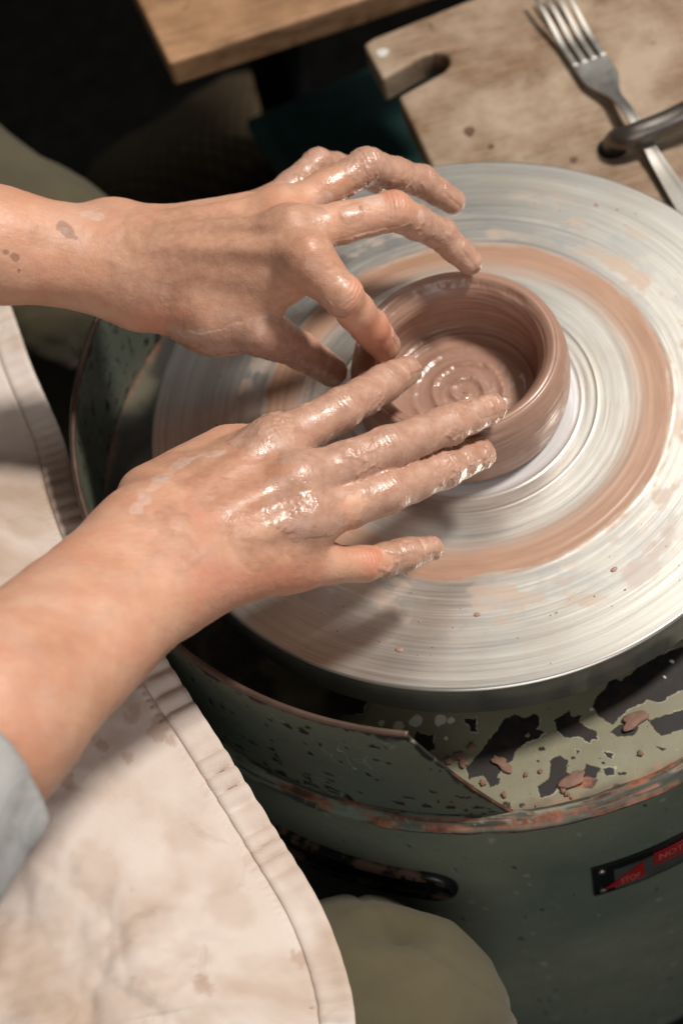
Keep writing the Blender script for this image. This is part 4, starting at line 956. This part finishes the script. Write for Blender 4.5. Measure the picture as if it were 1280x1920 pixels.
def fork():
    A = P(1036, 20, BZ); B = P(1302, 420, BZ); ax = (B - A); L0 = np.linalg.norm(ax); ax /= L0; lat = np.array([-ax[1], ax[0], 0]) * 0.84
    L = L0 * 1.0; k = L / 0.150; t = 0.0016
    root = empty('fork', (A + B) / 2); tag(root, 'old stainless steel fork lying on the slotted board under the rod', 'fork')
    def zc(s):  # side profile: tips curve up, bowl dips, neck arches
        return 0.0035 + 0.006 * np.exp(-((s - 0.086) / 0.020) ** 2) - 0.0005 + 0.006 * sstep(0.03, 0.0, s)
    def strip(name, ss, cen, hw, bulge=0.0):
        V = []; n = len(ss)
        for s, c, w in zip(ss, cen, hw):
            z = zc(np.array([s]))[0]
            for q in (-1, -0.5, 0, 0.5, 1): V.append(A + ax * s * k + lat * (c + q * w) + np.array([0, 0, BZ + z + t - BZ - bulge * (1 - q * q)]))
            for q in (1, 0, -1): V.append(A + ax * s * k + lat * (c + q * w) + np.array([0, 0, z - bulge * (1 - q * q)]))
        F = [(i * 8 + j, i * 8 + (j + 1) % 8, i * 8 + 8 + (j + 1) % 8, i * 8 + 8 + j) for i in range(n - 1) for j in range(8)] + [tuple(range(7, -1, -1)), tuple((n - 1) * 8 + j for j in range(8))]
        V = np.array(V); o = mk(name, V, F, M_steel, root); bevel(o, 0.0004, 2); return o
    ss = np.r_[np.linspace(0.040, 0.060, 10), np.linspace(0.063, 0.150, 40)]
    def hw(s):
        if s < 0.052: return 0.0118
        if s < 0.072: x = (s - 0.052) / 0.020; return 0.0118 - (0.0118 - 0.0036) * (x * x * (3 - 2 * x))
        if s < 0.1: return 0.0036
        return 0.0036 + (s - 0.1) * 0.085
    strip('handle', ss, [0] * len(ss), [hw(s) for s in ss], 0.0006)
    for q in (-1.5, -0.5, 0.5, 1.5):
        s2 = np.linspace(-0.006, 0.042, 22); strip('tine', s2, [q * 0.0062 + (0.0003 * q) for _ in s2], [0.0012 + 0.0008 * sstep(-0.006, 0.02, s) for s in s2])
fork()
def rod():
    c = P(1150, 277, BZ); q = [P(1280, 214, BZ + 0.016), P(1420, 130, BZ + 0.03), P(1600, 40, BZ + 0.05)]
    pts = spline([c + np.array([-.002, 0, -0.06]), c + np.array([-.001, 0, -0.02]), P(1152, 268, BZ + 0.004), P(1180, 256, BZ + 0.0125)] + q, 60)
    o = tube('steel_rod', pts, [0.0062] * 60, 20, mat_metal('dark bent steel', (0.17, 0.155, 0.14), 0.30, 0.4)); tag(o, 'bent dark steel rod coming up through the slotted board across the fork', 'rod')
    # flat dark disc painting the shade inside the hole it comes through
    bm = bmesh.new(); bmesh.ops.create_circle(bm, cap_ends=True, segments=28, radius=0.0078); bmesh.ops.translate(bm, vec=(c[0] - 0.001, c[1], BZ + 0.0004), verts=bm.verts)
    h = bm_obj('rod_hole_shade', bm, M_cavity_shade); h.parent = b2; h.matrix_parent_inverse = Matrix.Translation(b2.location).inverted()
rod()
# bench rails that carry the boards
def bench():
    e = empty('bench', P(760, -330, BZ) * np.array([1, 1, 0]) + np.array([0, 0, -0.56])); tag(e, 'dark bench frame in the shade under the two boards', 'bench')
    def bx(name, c, s, rz):
        bm = bmesh.new(); bmesh.ops.create_cube(bm, size=1); bmesh.ops.scale(bm, vec=s, verts=bm.verts); bmesh.ops.rotate(bm, cent=(0, 0, 0), matrix=Matrix.Rotation(rz, 3, 'Z'), verts=bm.verts); bmesh.ops.translate(bm, vec=c, verts=bm.verts)
        o = bm_obj(name, bm, M_black, e); bevel(o, 0.002); return o
    a = P(420, -300, BZ); b = P(1330, -180, BZ); m = (a + b) / 2; d = b - a; L = np.hypot(d[0], d[1]); rz = math.atan2(d[1], d[0])
    bx('rail', (m[0], m[1], BZ - 0.019 - 0.0125), (L * 1.05, 0.03, 0.025), rz)
    for p in (a, b): bx('leg', (p[0], p[1], (BZ - 0.044 - 0.56) / 2), (0.03, 0.03, 0.56 + BZ - 0.044), rz)
bench()
# ------------------------------------------------------------------ clay scraps on the pan
def scraps():
    M_s = mat_plain('drying clay scrap', (0.235, 0.130, 0.092), 0.75, 0.0, 0.4)
    L = [(840,1425,11,'flake'),(862,1418,13,'flake'),(868,1430,12,'flake'),(884,1400,10,'flake'),(936,1428,17,'slab'),(948,1440,13,'slab'),(1075,1462,24,'slab'),(1188,1352,25,'slab'),(945,1490,8,'lump'),(985,1452,6,'lump'),(1012,1446,6,'lump'),(1055,1482,8,'lump'),(1062,1488,7,'lump'),(905,1467,9,'flake'),(988,1378,7,'flake'),(1200,1412,8,'lump'),(1160,1484,11,'flake'),(1004,1510,3,'lump'),(1070,1495,4,'lump')]
    T = {(936,1428): 'short curled clay trimming lying on the lower end of the big bare patch', (948,1440): 'narrow clay trimming leaning over the edge of the big bare patch', (1075,1462): 'fan shaped brown clay trimming on the ragged bare patch near the rusty rim', (1188,1352): 'long lens shaped clay trimming beside the bare metal under the wheel head',
     (905,1467): 'lone thin pale clay flake at the foot of the big bare patch', (988,1378): 'pink clay flake stuck on the upper end of the big bare patch', (1160,1484): 'flat brown clay flake touching the rusty rim of the pan', (945,1490): 'round brown clay ball on olive paint near the pointed guard tip', (1200,1412): 'small flat clay crumb alone on clean olive paint', (1004,1510): 'tiny clay crumb right beside the rusty rim of the pan'}
    def lab(x, y):
        if (x, y) in T: return T[(x, y)], None
        if x < 890: return 'thin pinkish clay flake in the cluster beside the slanted guard edge', 'clay flakes clustered by the guard edge'
        if x < 1030: return 'small clay crumb on olive paint between the two ragged bare patches', 'clay crumbs between the bare patches'
        return 'small clay crumb just below the fan shaped trimming', 'clay crumbs below the fan shaped trimming'
    rng = random.Random(9)
    for x, y, r, kd in L:
        c = P(x, y, PANZ + 0.001); R = r * 0.00018; bm = bmesh.new(); bmesh.ops.create_icosphere(bm, subdivisions=3, radius=R)
        fl = {'flake': 0.16, 'slab': 0.20, 'lump': 0.5}[kd]; ex = {'flake': 1.0, 'slab': 1.35, 'lump': 1.0}[kd]
        ph = rng.uniform(0, 6)
        for v in bm.verts:
            a = math.atan2(v.co.y, v.co.x); s = 1 + 0.12 * math.sin(3 * a + ph) + 0.08 * math.sin(5 * a + 2 * ph) + 0.25 * float(vnoise(np.array([[v.co.x / R * 2.2 + x, v.co.y / R * 2.2, v.co.z / R]]))[0])
            v.co.x *= s * ex; v.co.y *= s / ex ** .5 * 0.85; v.co.z = max(v.co.z * fl, -R * 0.2) + 0.10 * R * float(vnoise(np.array([[v.co.x / R * 3 + y, v.co.y / R * 3, 0.5]]))[0])
        rz = 0.3 if kd == 'slab' else rng.uniform(0, 3)
        if (x, y) in ((936, 1428), (948, 1440)): rz = -0.9
        o = bm_obj('clay_scrap', bm, M_s, None, True); o.location = (c[0], c[1], PANZ + 0.0006 + R * 0.2); o.rotation_euler.z = rz
        lb, gp = lab(x, y); tag(o, lb, 'clay scrap', gp)
scraps()
# ------------------------------------------------------------------ dim things beyond the wheel
def tub():
    M_t = mat_plain('dark teal plastic', (0.010, 0.062, 0.056), 0.6)
    a = P(500, 232, -0.20); b = P(900, 60, -0.20); d = b - a; L = np.hypot(d[0], d[1]); u = d / L; v = np.array([u[1], -u[0], 0])
    c0 = a; Wd = 0.26; L = 0.42; h = 0.36 - 0.004
    e = empty('plastic_tub', (*(c0 + u * L / 2 + v * Wd / 2)[:2], -0.56)); tag(e, 'lidded dark teal plastic tub in the shade beneath the slotted board', 'tub')
    def ring(off, z): return [c0 + u * (-off) + v * (-off) + [0, 0, z + .2], c0 + u * (L + off) + v * (-off) + [0, 0, z + .2], c0 + u * (L + off) + v * (Wd + off) + [0, 0, z + .2], c0 + u * (-off) + v * (Wd + off) + [0, 0, z + .2]]
    lv = [ring(-0.03, -0.56 + 0.0), ring(0.0, -0.21), ring(0.012, -0.208), ring(0.012, -0.20), ring(0.002, -0.196), ring(-0.01, -0.196)]
    V = [p for r in lv for p in r]; F = [(i * 4 + j, i * 4 + (j + 1) % 4, i * 4 + 4 + (j + 1) % 4, i * 4 + 4 + j) for i in range(len(lv) - 1) for j in range(4)] + [(3, 2, 1, 0), (20, 21, 22, 23)]
    o = mk('tub_body', V, F, M_t, e, smooth=False); bevel(o, 0.006, 3)
tub()
def bundle():
    t = NT('woven brown mesh'); o_ = t.obj(); 
    wv = t.n('ShaderNodeTexBrick'); wv.inputs['Scale'].default_value = 60; wv.inputs['Color1'].default_value = (0.07, 0.045, 0.017, 1); wv.inputs['Color2'].default_value = (0.055, 0.034, 0.012, 1); wv.inputs['Mortar'].default_value = (0.02, 0.014, 0.007, 1); wv.inputs['Mortar Size'].default_value = 0.06; wv.offset = 0.0; wv.inputs['Brick Width'].default_value = 0.5; wv.inputs['Row Height'].default_value = 0.5
    mp = t.n('ShaderNodeMapping'); t.set(mp, 0, o_); mp.inputs['Rotation'].default_value = (0.3, 0.2, 0.4); t.set(wv, 'Vector', mp.outputs[0])
    m = t.P(Base_Color=wv.outputs[0], Roughness=0.85, Normal=t.bump(wv.outputs['Fac'], 0.5, 0.003))
    c = P(430, 330, -0.36); a = P(300, 400, -0.38); b = P(480, 270, -0.36)
    pr = [(a, b, 0.055, 0.048), (a + np.array([-.03, -.05, -.03]), a, 0.06, 0.05), (b + [0, 0, -.1], b, 0.07, 0.048), (c + [0, 0, -.13], c, 0.075, 0.05)]
    o = sdf_obj('woven_sack', pr, 0.03, *prim_box(pr, 0.02), 0.008, 1, m, None, lambda V, n: 0.008 * fbm(V, 14, 3))
    lowz = min(v.co.z for v in o.data.vertices); o.location.z = -0.56 - lowz
    tag(o, 'dim brown woven sack slumped on the dark floor beside the teal tub', 'sack')
bundle()
